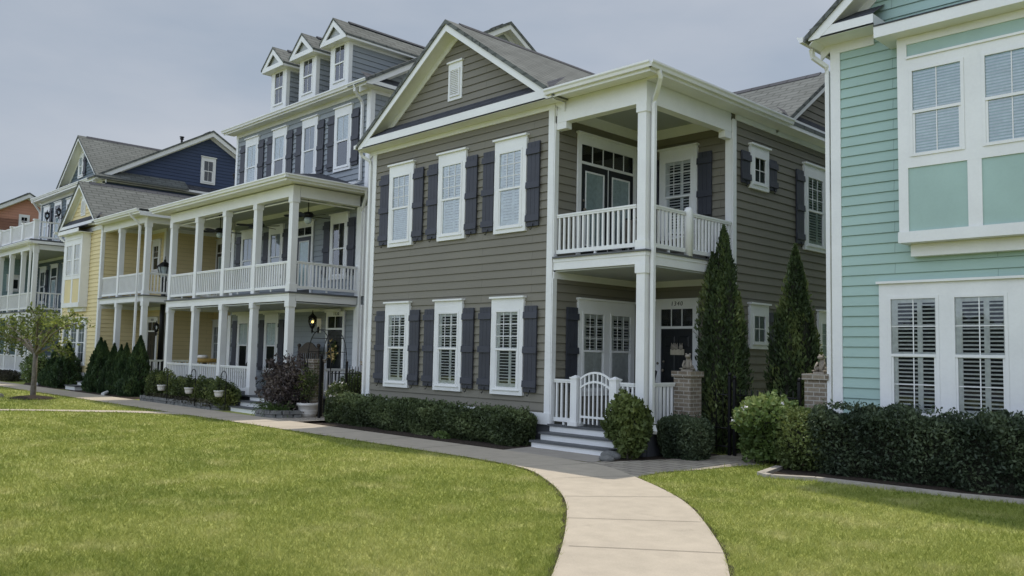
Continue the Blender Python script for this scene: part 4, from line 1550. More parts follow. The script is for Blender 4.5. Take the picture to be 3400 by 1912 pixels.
# ================================================================== gabled two-storey houses of one pattern (yellow and mint)
def bay_house(nm, label, cat, X0, Y0, s, wall, panel, loc, porch):
    """X0: left edge of the front bay; Y0: facade; s: scale of this house"""
    H = thing(nm, label, cat, loc)
    X = lambda a: X0 + a * s
    Z = lambda z: 1.54 + s * (z - 1.54)
    f = F('front', Y0)
    bw = 4.24 if porch else 3.90                      # bay width (unscaled)
    # heights (unscaled): skirt bottom/top, sill band, sash bottom/top, ledge, strip top, box top, pent fascia
    k0, k1, sb, s0, s1, lg, sp, bt = (2.98, 3.15, 4.06, 4.20, 5.42, 5.62, 5.62, 5.80) if porch else (3.06, 3.20, 4.02, 4.16, 5.31, 5.47, 5.64, 5.74)
    m = MB()
    lap(m, f, [(X(0.14), Z(0.51)), (X(bw - 0.14), Z(0.51)), (X(bw - 0.14), Z(5.86)), (X(0.14), Z(5.86))])
    m.box(X(0.02), X(bw - 0.02), Y0 + 0.02, Y0 + 11, 0, Z(6.1))
    m.build("front_wall", wall, H)
    t = MB()
    t.fb(f, X(0), X(0.14), -0.02, 0.03, Z(0.51), Z(5.86))
    t.fb(f, X(bw - 0.14), X(bw), -0.02, 0.03, Z(0.51), Z(5.86))
    t.fb(f, X(0.0), X(bw) if porch else X(0.62), 0.0, 0.035, Z(5.86), Z(6.0) + 0.02)
    t.fb(f, X(-0.02), X(bw + 0.02), -0.02, 0.045, Z(0.30), Z(0.51))
    t.build("corner_trim", WHITE, H)
    fd = MB()
    fd.box(X(0.01), X(bw - 0.01), Y0 + 0.0, Y0 + 0.15, GZ - 0.05, Z(0.299))
    fd.build("foundation", FOUND, H)
    gable(H, f, *((X(-0.15), X(4.13), X(2.02), 6.20, 7.92, 0.25) if porch else (X(-0.14), X(bw + 0.17), X(bw / 2 + 0.01), Z(6.10), Z(7.85), 0.4 * s)), wall, SHNG, 10.5, rake=0.19 * s, plumb=0.06 * s, ret_h=0.15 * s, ret='full' if porch else 'left', retlen=1.0, wall_z=None if porch else Z(5.86), wall_u=None if porch else (X(0.14), X(bw - 0.14)))
    if porch:
        louver_vent(H, f, X(1.72), X(2.20), Z(6.58), Z(7.34))
    # projecting bay box with two windows, panels below
    bd = 0.32 * s
    b0, b1 = (X(1.10), X(3.0)) if porch else (X(1.04), X(2.85))
    zt = Z(bt)
    bx = MB()
    bx.fb(f, b0 + 0.01, b1 - 0.01, 0.0, bd - 0.02, Z(k0 + 0.05), zt)
    bay = bx.build("bay_box", panel, H)
    w_ = MB()
    w_.fb(f, b0 - 0.01, b1 + 0.01, 0.0, bd + 0.02, Z(k0), Z(k1))
    w_.fb(f, b0 + 0.08, b1 - 0.08, 0.0, bd * 0.45, Z(k0 - 0.16), Z(k0) - 0.002)
    sw = 0.12 * s
    w_.fb(f, b0, b0 + sw, bd - 0.02, bd, Z(k1), zt)
    w_.fb(f, b1 - sw, b1, bd - 0.02, bd, Z(k1), zt)
    w_.fb(F('side', b1), Y0 - bd, Y0 - 0.02, -0.005, 0.012, Z(k1), zt)
    mid = (b0 + b1) / 2
    w_.fb(f, mid - 0.08 * s, mid + 0.08 * s, bd - 0.02, bd - 0.001, Z(k1), Z(sb))
    w_.fb(f, b0 + sw, b1 - sw, bd - 0.02, bd, Z(sb), Z(s0))
    w_.fb(f, b0 + sw, b1 - sw, bd - 0.02, bd, Z(s1), Z(lg))
    w_.fb(f, b0 + sw, b1 - sw, bd, bd + 0.025, Z(lg) - 0.03, Z(lg) + 0.003)
    w_.fb(f, b0 + sw, b1 - sw, bd - 0.02, bd, Z(sp), zt)
    q = [b0 + sw, b0 + sw + 0.03 * s, mid - 0.10 * s, mid + 0.10 * s, b1 - sw - 0.03 * s, b1 - sw]
    for (a, b) in ((q[0], q[1]), (q[2], q[3]), (q[4], q[5])):
        w_.fb(f, a, b, bd - 0.02, bd, Z(s0), Z(s1))
    tr = w_.build("bay_trim", WHITE, H)
    sash_set(H, f, tr, [(q[1], q[2], Z(s0), Z(s1)), (q[3], q[4], Z(s0), Z(s1))], 'mini', 2, 1, 'b', bd + 0.005, True)
    # pent roof over the bay box
    pr = MB()
    pe = MB()
    dd = bd + 0.24 * s
    pe.fb(f, b0 - 0.2 * s, b1 + 0.2 * s, 0.0, dd, Z(bt) + 0.003, Z(bt) + 0.02)
    pe.fb(f, b0 - 0.2 * s, b1 + 0.2 * s, dd - 0.03, dd, Z(bt) + 0.02, Z(bt + 0.15))
    pe.build("bay_fascia", WHITE, H)
    pr.hexa([f.p(b0 - 0.2 * s, dd + 0.01, Z(bt + 0.15)), f.p(b1 + 0.2 * s, dd + 0.01, Z(bt + 0.15)), f.p(b1 + 0.1 * s, 0.0, Z(bt + 0.34)), f.p(b0 - 0.1 * s, 0.0, Z(bt + 0.34))],
            [f.p(b0 - 0.2 * s, dd + 0.01, Z(bt + 0.17)), f.p(b1 + 0.2 * s, dd + 0.01, Z(bt + 0.17)), f.p(b1 + 0.1 * s, 0.0, Z(bt + 0.37)), f.p(b0 - 0.1 * s, 0.0, Z(bt + 0.37))])
    pr.build("bay_roof", SHND, H)
    # triple window below
    window(H, f, X(0.45) if porch else X(0.66), X(3.17) if porch else X(3.10), Z(0.77), Z(2.60), 'curtain' if porch else 'open', 2, 2, head=0.20 * s, side=0.115 * s, bot=0.10, nsash=3, mull=0.15 * s, low_grid=True)
    g = MB()
    gutter(g, F('side', X(-0.22)), Y0 - 0.4 * s, Y0 + 9, 0.0, Z(6.09))
    g.v = [(2 * X(-0.22) - x, y, z) for x, y, z in g.v] if not porch else g.v
    g.build("gutter", WHITE, H)
    d = MB()
    xd = X(-0.06)
    spout(d, [(X(-0.2), Y0 - 0.2, Z(5.95)), (X(-0.2), Y0 - 0.15, Z(5.84)), (xd + 0.0, Y0 - 0.02, Z(5.70)), (xd, Y0 + 0.02, Z(5.6)), (xd, Y0 + 0.02, Z(0.3))])
    d.build("downspout", WHITE, H)
    return H, X, Z, f


def house_yellow():
    H, X, Z, f = bay_house("house", "pale yellow two-storey house with bay window, front gable and corner porch", "house", -37.55, 11.2, 1.0, YELL, YELLP, (-33.5, 15.5, GZ), True)
    bs, b1, ws, b2 = F('side', -33.31), F('front', 12.92), F('side', -31.75), F('front', 14.9)
    sx = F('side', -29.18)
    m = MB()
    for (z0, z1) in ((0.33, 2.9), (3.27, 5.82)):
        lap(m, bs, [(11.28, z0), (12.92, z0), (12.92, z1), (11.28, z1)])
        lap(m, b1, [(-33.31, z0), (-31.88, z0), (-31.88, z1), (-33.31, z1)])
        lap(m, ws, [(13.05, z0), (14.9, z0), (14.9, z1), (13.05, z1)])
        lap(m, b2, [(-31.75, z0), (-29.0, z0), (-29.0, z1), (-31.75, z1)])
    m.box(-33.3, -31.77, 12.94, 22.0, 0.0, 6.0)
    m.box(-31.77, -29.1, 14.92, 22.0, 0.0, 6.0)
    m.build("porch_wall", YELL, H)
    t = MB()
    for (z0, z1) in ((0.33, 2.9), (3.27, 5.82)):
        t.fb(b1, -31.88, -31.752, 0.0, 0.03, z0, z1)
        t.fb(ws, 12.89, 13.05, 0.002, 0.03, z0, z1)
        t.fb(bs, 11.17, 11.28, 0.002, 0.026, z0, z1)
        for ff, a, b in ((bs, 11.2, 12.92), (b1, -33.28, -31.75), (ws, 12.95, 14.9), (b2, -31.72, -29.0)):
            t.fb(ff, a, b, 0.0, 0.03, z1, z1 + 0.13)
    t.build("porch_trim", WHITE, H)
    p = MB()
    p.box(-33.33, -29.14, 11.14, 14.9, 0.295, 0.33)
    p.box(-33.33, -29.14, 11.14, 14.9, 3.235, 3.27)
    p.build("porch_deck", DECK, H)
    c = MB()
    c.box(-33.3, -29.2, 11.25, 14.9, 3.02, 3.04)
    c.box(-33.3, -29.2, 11.25, 14.9, 5.95, 5.98)
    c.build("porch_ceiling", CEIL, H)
    b = MB()
    for (z0, z1) in ((3.05, 3.19), (5.72, 5.93)):
        b.fb(f, -33.3, -29.18, -0.18, 0.0, z0, z1)
        b.fb(sx, 11.38, 14.9, -0.18, 0.0, z0, z1)
    b.fb(f, -33.3, -29.17, -0.18, 0.012, 3.19, 3.234)
    b.fb(sx, 11.38, 14.9, -0.18, 0.012, 3.19, 3.234)
    b.fb(f, -33.3, -29.19, -0.17, -0.012, 5.93, 6.02)
    b.fb(sx, 11.38, 14.9, -0.17, -0.012, 5.93, 6.02)
    b.build("porch_beam", WHITE, H)
    for x, y in ((-31.66, 11.295), (-29.28, 11.295), (-29.28, 14.7)):
        column(H, x, y, 0.33, 3.05, 0.17, 0.12)
        column(H, x, y, 3.27, 5.72, 0.17, 0.15 if x > -30 else 0.0)
    railing(H, f, -33.2, -31.77, -0.06, 3.33, 4.03, 0.109)
    railing(H, f, -31.55, -29.4, -0.06, 3.33, 4.03, 0.109)
    railing(H, sx, 11.4, 14.6, -0.05, 3.33, 4.03, 0.109)
    railing(H, sx, 11.4, 14.6, -0.05, 0.39, 1.1, 0.109)
    rf = MB()
    e0, s_ = 6.10, 0.28
    rf.slab([(-33.4, 10.8, e0), (-28.83, 10.8, e0), (-31.0, 12.97, e0 + 2.17 * s_), (-34.6, 12.97, e0 + 2.17 * s_)], 0.07)
    rf.slab([(-28.83, 10.8, e0), (-28.83, 16.0, e0), (-31.0, 16.0, e0 + 2.17 * s_), (-31.0, 12.97, e0 + 2.17 * s_)], 0.07)
    rf.slab([(-31.0, 12.97, e0 + 2.17 * s_), (-31.0, 16.0, e0 + 2.17 * s_), (-34.6, 16.0, e0 + 2.17 * s_), (-34.6, 12.97, e0 + 2.17 * s_)], 0.07)
    rf.build("porch_roof", SHNG, H)
    # rear hipped roof with a vent pipe
    r2 = MB()
    r2.slab([(-34.4, 15.4, 7.35), (-28.6, 15.4, 7.35), (-28.9, 17.6, 8.75), (-31.5, 17.6, 8.75)], 0.1)
    r2.slab([(-28.6, 15.4, 7.35), (-28.6, 20, 7.35), (-28.9, 17.6, 8.75)], 0.1)
    r2.slab([(-31.5, 17.6, 8.75), (-28.9, 17.6, 8.75), (-28.6, 20, 7.35), (-34.4, 20, 7.35)], 0.1)
    r2.slab([(-34.4, 20, 7.35), (-34.4, 15.4, 7.35), (-31.5, 17.6, 8.75)], 0.1)
    rr = r2.build("rear_roof", SHNG, H)
    wl = MB()
    wl.box(-34.2, -28.8, 15.6, 19.8, 6.0, 7.34)
    wl.build("rear_wall", YELL, H)
    vp = MB()
    vp.tube([(-32.4, 15.85, 7.55), (-32.4, 15.85, 8.38)], 0.055, 10)
    vp.tube([(-32.4, 15.85, 8.38), (-32.4, 15.85, 8.5)], 0.10, 10)
    vp.tube([(-32.4, 15.85, 8.5), (-32.4, 15.85, 8.55)], 0.13, 10)
    vp.build("vent_pipe", VENT, rr)
    e = MB()
    e.box(-33.4, -28.85, 10.82, 11.2, 5.985, 6.0)
    e.box(-33.0, -28.83, 10.8, 10.819, 5.95, 6.06)
    e.box(-28.849, -28.83, 10.819, 16.0, 5.88, 6.06)
    e.box(-29.18, -28.85, 11.2, 16.0, 5.985, 6.0)
    e.build("fascia", WHITE, H)
    g = MB()
    gutter(g, F('front', 10.8), -32.95, -28.88, 0.0, 6.11)
    g.build("gutter", WHITE, H)
    d = MB()
    spout(d, [(-29.55, 10.75, 6.0), (-29.55, 10.8, 5.9), (-29.53, 11.05, 5.7), (-29.53, 11.1, 5.6), (-29.53, 11.1, 0.2)])
    d.build("downspout", WHITE, H)
    window(H, b1, -32.88, -32.15, 4.30, 5.58, 'none', 2, 2, head=0.22, side=0.1)
    dr = door_panel(H, b1, -33.0, -32.05, 0.335, 2.65, 2.09, 2, False, 0.2, 0.1)
    pl = MB()
    pl.fb(b1, -32.63, -32.40, 0.058, 0.068, 2.50, 2.58)
    pl.build("number_plaque", plain("grey plaque", (0.32, 0.32, 0.30)), dr)
    door_panel(H, b2, -31.7, -30.35, 3.275, 5.72, 5.15, 4, True, 0.2, 0.1, True)
    window(H, b2, -31.7, -30.35, 0.95, 2.62, 'curtain', 2, 2, nsash=2, low_grid=True)
    st = MB()
    tr = MB()
    st.box(-33.6, -32.6, 10.3, 10.7, GZ, 0.07)
    st.box(-33.6, -32.6, 10.7, 11.13, GZ, 0.20)
    tr.box(-33.65, -32.55, 10.27, 10.72, 0.07, 0.10)
    tr.box(-33.65, -32.55, 10.67, 11.13, 0.20, 0.23)
    st.build("step", WHITE, H)
    tr.build("tread", DECK, H)
    return H


def house_mint():
    H, X, Z, f = bay_house("house", "mint green two-storey house with projecting white-trimmed bay and triple window", "house", -5.96, 12.65, 1.1, MINT, MINTP, (-3.6, 17.0, GZ), False)
    return H


# ================================================================== far-left slate and navy house
def house_slate():
    H = thing("house", "slate blue three-storey house with navy side gable, porch and roof balcony", "house", (-43.0, 17.0, GZ))
    P, M_, sd = F('front', 10.9), F('front', 12.9), F('side', -38.8)
    m = MB()
    lap(m, M_, [(-47.3, 0.3), (-38.95, 0.3), (-38.95, 8.56), (-47.3, 8.56)])
    m.box(-47.38, -38.84, 12.92, 22.5, 0.0, 8.8)
    m.build("front_wall", SLATE, H)
    m = MB()
    lap(m, sd, [(13.0, 0.3), (22.5, 0.3), (22.5, 8.6), (13.0, 8.6)])
    m.build("side_wall", NAVY, H)
    t = MB()
    t.fb(M_, -47.4, -47.26, -0.02, 0.03, 0.3, 8.56)
    t.fb(M_, -38.95, -38.802, -0.02, 0.03, 0.3, 8.56)
    t.fb(sd, 12.87, 13.0, 0.002, 0.03, 0.3, 8.56)
    t.fb(M_, -47.4, -38.8, 0.0, 0.035, 8.5, 8.66)
    t.fb(M_, -47.2, -40.7, 0.0, 0.03, 5.55, 5.68)
    t.fb(M_, -47.2, -40.7, 0.0, 0.03, 2.6, 2.73)
    t.build("corner_trim", WHITE, H)
    p = MB()
    x0, x1 = -52.0, -40.7
    p.box(x0, x1 + 0.05, 10.86, 12.9, 0.2, 0.24)
    p.box(x0, x1 + 0.05, 10.86, 12.9, 2.92, 2.96)
    p.box(x0, x1 + 0.1, 10.7, 12.9, 6.0, 6.05)
    p.build("porch_deck", DECK, H)
    c = MB()
    c.box(x0, x1 - 0.05, 10.95, 12.9, 2.70, 2.72)
    c.box(x0, x1 - 0.05, 10.95, 12.9, 5.70, 5.73)
    c.build("porch_ceiling", CEIL, H)
    b = MB()
    ps = F('side', x1)
    for (z0, z1) in ((0.02, 0.199), (2.72, 2.919), (5.63, 5.84)):
        b.fb(P, x0, x1, -0.18, 0.0, z0, z1)
        b.fb(ps, 11.09, 12.87, -0.18, 0.0, z0, z1)
    b.fb(F('front', 10.7), x0, x1 + 0.2, -0.03, 0.0, 5.85, 5.97)
    b.fb(F('side', x1 + 0.2), 10.735, 12.87, -0.03, 0.0, 5.85, 5.97)
    b.fb(F('front', 10.7), x0, x1 + 0.16, -0.3, -0.035, 5.841, 5.86)
    b.build("porch_beam", WHITE, H)
    g = MB()
    gutter(g, F('front', 10.7), x0, x1 + 0.28, 0.0, 5.98)
    gutter(g, F('front', 12.52), -47.6, -38.5, 0.0, 8.80)
    g.build("gutter", WHITE, H)
    xs = [-40.8, -42.55, -44.38, -46.2, -48.0, -49.8, -51.6]
    for x in xs:
        column(H, x, 11.0, 0.24, 2.72, 0.17, 0.12)
        column(H, x, 11.0, 2.96, 5.63, 0.17, 0.0)
        q = MB()
        q.box(x - 0.09, x + 0.09, 10.86, 11.04, 6.05, 6.88)
        q.box(x - 0.12, x + 0.12, 10.83, 11.07, 6.88, 6.93)
        q.build("balcony_post", WHITE, H)
    for a, b_ in zip(xs[1:], xs[:-1]):
        railing(H, P, a + 0.1, b_ - 0.1, -0.06, 3.05, 3.77, 0.109)
        railing(H, P, a + 0.1, b_ - 0.1, -0.06, 0.33, 1.05, 0.109)
        railing(H, P, a + 0.1, b_ - 0.1, -0.05, 6.13, 6.87, 0.109)
    railing(H, ps, 11.1, 12.86, -0.08, 3.05, 3.78, 0.16)
    railing(H, ps, 11.1, 12.86, -0.08, 6.13, 6.87, 0.16)
    railing(H, ps, 11.1, 12.86, -0.08, 0.33, 1.05, 0.16)
    d = MB()
    spout(d, [(x1 - 0.3, 10.7, 5.85), (x1 - 0.3, 10.8, 5.75), (x1 - 0.3, 10.85, 5.6), (x1 - 0.3, 10.85, 0.1)], 0.04)
    d.build("downspout", WHITE, H)
    d = MB()
    spout(d, [(-47.3, 12.45, 8.7), (-47.3, 12.5, 8.58), (-47.44, 12.84, 8.2), (-47.44, 12.86, 8.1), (-47.44, 12.86, 6.1)], 0.04)
    d.build("downspout", WHITE, H)
    # main roof and gables
    ye, ze, yr, zr = 12.47, 8.82, 17.6, 11.75
    rf = MB()
    rf.slab([(-47.75, ye, ze), (-38.45, ye, ze), (-38.45, yr, zr), (-47.75, yr, zr)], 0.09)
    rf.slab([(-47.75, yr, zr), (-38.45, yr, zr), (-38.45, 2 * yr - ye, ze), (-47.75, 2 * yr - ye, ze)], 0.09)
    r = rf.build("roof", SHNG, H)
    vp = MB()
    vp.tube([(-39.6, 16.6, 11.1), (-39.6, 16.6, 11.32)], 0.05, 10)
    vp.tube([(-39.6, 16.6, 11.32), (-39.6, 16.6, 11.36)], 0.09, 10)
    vp.tube([(-39.6, 16.6, 11.36), (-39.6, 16.6, 11.42)], 0.075, 10)
    vp.tube([(-39.6, 16.6, 11.42), (-39.6, 16.6, 11.45)], 0.11, 10)
    vp.build("vent_pipe", VENT, r)
    e = MB()
    e.box(-47.7, -38.5, 12.5, 12.519, 8.62, 8.78)
    e.box(-47.7, -38.5, 12.52, 12.9, 8.64, 8.66)
    e.build("fascia", WHITE, H)
    gable(H, sd, ye, 2 * yr - ye, yr, ze, zr, 0.35, NAVY, SHNG, 0.5, rake=0.24, plumb=0.12, ret='full', ret_h=0.13)
    gable(H, M_, -43.8, -38.35, -41.06, 8.82, 10.97, 0.4, SLATE, SHNG, 3.6, rake=0.17, plumb=0.05, ret='none')
    for z0, z1 in ((6.45, 8.38), (3.5, 5.35)):
        window(H, M_, -46.77, -45.83, z0, z1, 'shut' if z0 > 6 else 'none', 2, 1, glass='b')
        shutter(H, M_, -45.8, -45.5, z0 + 0.07, z1 - 0.2)
        door_panel(H, M_, -45.08, -44.05, z0 - 0.48, z1 + 0.03, z1 - 0.62, 1, True, 0.2, 0.1)
        window(H, M_, -43.3, -42.4, z0, z1, 'none', 2, 1, glass='b')
        shutter(H, M_, -42.37, -42.05, z0 + 0.07, z1 - 0.2)
    window(H, M_, -41.95, -41.28, 9.15, 10.33, 'shut', 1, 1, head=0.22, side=0.1, glass='b')
    shutter(H, M_, -41.25, -40.98, 9.2, 10.08)
    window(H, sd, 17.22, 17.93, 9.22, 10.52, 'none', 2, 1, head=0.18, side=0.1, glass='b', low_grid=True)
    wg = MB()
    ws = F('side', -47.4)
    wg.box(-47.9, -47.42, 10.95, 12.9, 0.3, 5.7)
    lap(wg, ws, [(10.95, 2.96), (12.9, 2.96), (12.9, 5.7), (10.95, 5.7)])
    wg.build("wing_wall", TEAL, H)
    window(H, ws, 11.56, 12.2, 4.1, 4.93, 'none', 1, 1, head=0.2, side=0.1, rail=False)
    return H


def house_orange():
    H = thing("house", "salmon orange house with white rake boards, farthest along the row", "house", (-58.0, 14.5, GZ))
    sd = F('side', -55.0)
    m = MB()
    lap(m, sd, [(11.2, 0.2), (17.2, 0.2), (17.2, 8.7), (11.2, 8.7)])
    m.box(-63.0, -55.02, 11.25, 17.15, 0.0, 8.6)
    m.build("side_wall", ORNG, H)
    gable(H, sd, 10.9, 17.5, 14.2, 8.35, 10.25, 0.4, ORNG, SHNG, 8.0, rake=0.26, plumb=0.1, ret='none', wall_z=7.9)
    window(H, sd, 13.82, 14.38, 8.25, 8.98, 'none', 2, 1, head=0.12, side=0.09, bot=0.08, glass='b', cap=False)
    return H

# ================================================================== ground, paths, beds
K = 1.039          # plan measurements were read at z = 0; the ground lies 6 cm lower


def gp(pts):
    return [(x * K, y * K) for x, y in pts]


def sheet(name, poly, z, mat, kind='structure', thick=0.0):
    mb = MB()
    if thick:
        mb.hexa([(x, y, GZ + z - thick) for x, y in poly], [(x, y, GZ + z) for x, y in poly])
    else:
        mb.poly([(x, y, GZ + z) for x, y in poly])
    o = mb.build(name, mat)
    o["kind"] = kind
    return o


def smooth(pts, n=6):
    """Catmull-Rom through pts"""
    out = []
    P = [Vector((*p, 0)) for p in pts]
    P = [P[0] * 2 - P[1]] + P + [P[-1] * 2 - P[-2]]
    for i in range(1, len(P) - 2):
        for k in range(n):
            t = k / n
            a, b, c, d = P[i - 1], P[i], P[i + 1], P[i + 2]
            q = 0.5 * ((2 * b) + (c - a) * t + (2 * a - 5 * b + 4 * c - d) * t * t + (3 * b - a - 3 * c + d) * t ** 3)
            out.append((q.x, q.y))
    out.append((P[-2].x, P[-2].y))
    return out


def ribbon(name, L, R, z, mat):
    n = min(len(L), len(R))
    mb = MB()
    for k in range(n - 1):
        mb.poly([(L[k][0], L[k][1], GZ + z), (L[k + 1][0], L[k + 1][1], GZ + z), (R[k + 1][0], R[k + 1][1], GZ + z), (R[k][0], R[k][1], GZ + z)])
    o = mb.build(name, mat)
    o["kind"] = "structure"
    return o


def resample(pts, n):
    P = np.array(pts)
    s_ = np.concatenate([[0], np.cumsum(np.linalg.norm(np.diff(P, axis=0), axis=1))])
    t = np.linspace(0, s_[-1], n)
    return list(zip(np.interp(t, s_, P[:, 0]), np.interp(t, s_, P[:, 1])))


g = MB()
g.poly([(-900, -700, GZ), (700, -700, GZ), (700, 900, GZ), (-900, 900, GZ)])
ground = g.build("ground", LAWN)
ground["kind"] = "structure"

sheet("unseen_road", [(-300, -16), (300, -16), (300, -25), (-300, -25)], 0.012, plain("unseen asphalt", (0.06, 0.06, 0.062), 0.9))  # out of view, added to lessen green bounce onto the fronts
sheet("unseen_ground", [(-900, -26), (700, -26), (700, -700), (-900, -700)], 0.006, plain("unseen neutral far ground", (0.20, 0.19, 0.14), 0.95))  # neutral ground behind the viewer, added against green bounce
LE = smooth(gp([(-1.6, -4.0), (-1.9, -1.0), (-2.35, 1.2), (-3.1, 3.0), (-4.2, 4.55), (-5.26, 5.86), (-6.29, 6.97), (-7.39, 7.83), (-8.3, 8.34), (-9.5, 8.5)]))
RE = smooth(gp([(-0.35, -4.0), (-0.65, -1.0), (-1.15, 1.2), (-2.0, 3.3), (-3.37, 5.50), (-4.32, 6.73), (-5.45, 7.92), (-6.87, 8.93), (-7.9, 9.45), (-9.5, 9.62)]))
ribbon("pavement", resample(LE, 60), resample(RE, 60), 0.018, CONC)
sw_l, sw_h = 8.52 * K, 9.6 * K
far = [(x, sw_l) for x in (-9.5 * K, -70)]
ribbon("pavement", [(-9.5 * K, sw_l - 0.02), (-70, sw_l - 0.05)], [(-9.5 * K, sw_h), (-70, sw_h - 0.05)], 0.018, CONC)
def edge(path, wd):
    P = [Vector((*p, 0)) for p in path]
    a_, b_ = [], []
    for k in range(len(P)):
        d = (P[min(k + 1, len(P) - 1)] - P[max(k - 1, 0)]).normalized()
        n_ = Vector((-d.y, d.x, 0))
        q = wd * (1 + 0.5 * math.sin(k * 2.3) + 0.4 * math.sin(k * 5.1))
        a_.append((P[k].x, P[k].y))
        b_.append((P[k].x + n_.x * q, P[k].y + n_.y * q))
    ribbon("soil_edge", a_, b_, 0.008, MULCH)


edge(resample(LE, 120), 0.035)
edge(resample(RE, 120), -0.035)
# control joints: shallow dark grooves
jm = MB()
jl = gp([(-4.68, 5.25, ), (-5.49, 6.13), (-6.33, 7.04), (-7.34, 7.9), (-8.32, 8.40)])
jr = gp([(-3.73, 6.02), (-4.57, 6.97), (-5.55, 7.98), (-6.89, 8.90), (-8.01, 9.48)])
for (a, b) in zip(jl, jr):
    d = Vector((b[0] - a[0], b[1] - a[1], 0))
    nrm = Vector((-d.y, d.x, 0)).normalized() * 0.0045
    jm.poly([(a[0] - nrm.x, a[1] - nrm.y, GZ + 0.022), (b[0] - nrm.x, b[1] - nrm.y, GZ + 0.022), (b[0] + nrm.x, b[1] + nrm.y, GZ + 0.022), (a[0] + nrm.x, a[1] + nrm.y, GZ + 0.022)])
x = -11.3
while x > -60:
    jm.poly([(x, sw_l, GZ + 0.022), (x - 0.014, sw_l, GZ + 0.022), (x - 0.014, sw_h, GZ + 0.022), (x, sw_h, GZ + 0.022)])
    x -= 1.5
j = jm.build("pavement_joint", plain("brown joint", (0.10, 0.09, 0.075), 0.95))  # thin joints, brown in themselves
j["kind"] = "structure"
# walk that crosses the lawn on the left
CL = gp([(-23.6, 4.2), (-22.8, 5.55), (-22.36, 6.2), (-21.8, 6.95), (-21.07, 7.84), (-20.1, 8.6)])
CR = gp([(-22.9, 3.6), (-22.34, 5.45), (-21.86, 6.2), (-21.1, 6.95), (-20.35, 7.75), (-19.0, 8.6)])
ribbon("pavement", resample(smooth(CL), 30), resample(smooth(CR), 30), 0.014, CONC)
# concrete apron at the steps of number 1340
sheet("pavement", gp([(-10.0, 9.58), (-8.1, 9.58), (-8.35, 10.3), (-8.6, 10.42), (-10.1, 10.42)]), 0.014, CONC2)
pav = gp([(-8.25, 9.55), (-7.95, 10.14), (-7.7, 10.9), (-7.5, 12.25), (-7.45, 17.0), (-6.1, 17.0), (-6.3, 12.3), (-6.47, 11.66), (-6.65, 11.0), (-6.72, 10.28), (-6.9, 9.6), (-6.80, 8.85)])
sheet("path", pav, 0.010, PAVER)
# planting beds
BED_GRAY = [(-17.1, sw_h), (-10.35, sw_h), (-10.45, 11.25), (-17.1, 11.25)]
BED_STEP = gp([(-8.35, 10.3), (-8.12, 9.75), (-7.95, 10.1), (-7.72, 10.9), (-7.55, 12.1), (-8.2, 12.3), (-8.45, 10.9)])
BED_MINT = gp([(-6.45, 11.9), (-6.13, 11.3), (-5.93, 10.45), (-5.74, 10.36), (-5.26, 10.63), (-4.3, 10.68), (-3.54, 10.72), (-2.93, 10.86), (0.0, 11.1), (3.0, 11.2), (3.0, 12.3), (-6.3, 12.3)])
BED_YEL = [(-39.6, 10.6), (-37.6, 9.98), (-35.0, sw_h), (-33.0, 10.2), (-31.4, 9.9), (-28.2, sw_h), (-26.6, sw_h), (-26.6, 11.3), (-39.6, 11.3)]
BED_BLUE = [(-25.8, 10.0), (-21.4, 10.05), (-21.2, 10.85), (-25.8, 10.85)]
GRAV = [(-18.6, 9.95), (-16.7, 9.95), (-16.3, 11.0), (-16.4, 14.0), (-18.6, 14.0), (-18.9, 11.2)]
for b in (BED_GRAY, BED_STEP, BED_MINT, BED_YEL):
    sheet("mulch_bed", b, 0.005, MULCH)
sheet("mulch_bed", BED_BLUE, 0.10, MULCH)
sheet("mulch_bed", [(-19.3, 10.3), (-18.55, 10.05), (-18.1, 10.35), (-18.4, 11.2), (-19.4, 11.2)], 0.12, MULCH)
sheet("gravel", GRAV, 0.005, GRAVEL)
ring = [(-28.15 + 0.95 * math.cos(t) * 1.15, 7.72 + 0.62 * math.sin(t)) for t in np.linspace(0, 6.28, 25)[:-1]]
mbr = MB()
mbr.lathe([(0.85, 0.0), (0.6, 0.05), (0.2, 0.09), (0.0, 0.1)], (-28.15, 7.75, GZ), 24, True, 1.1, 0.75)
o = mbr.build("mulch_ring", MULCH)
o["kind"] = "structure"


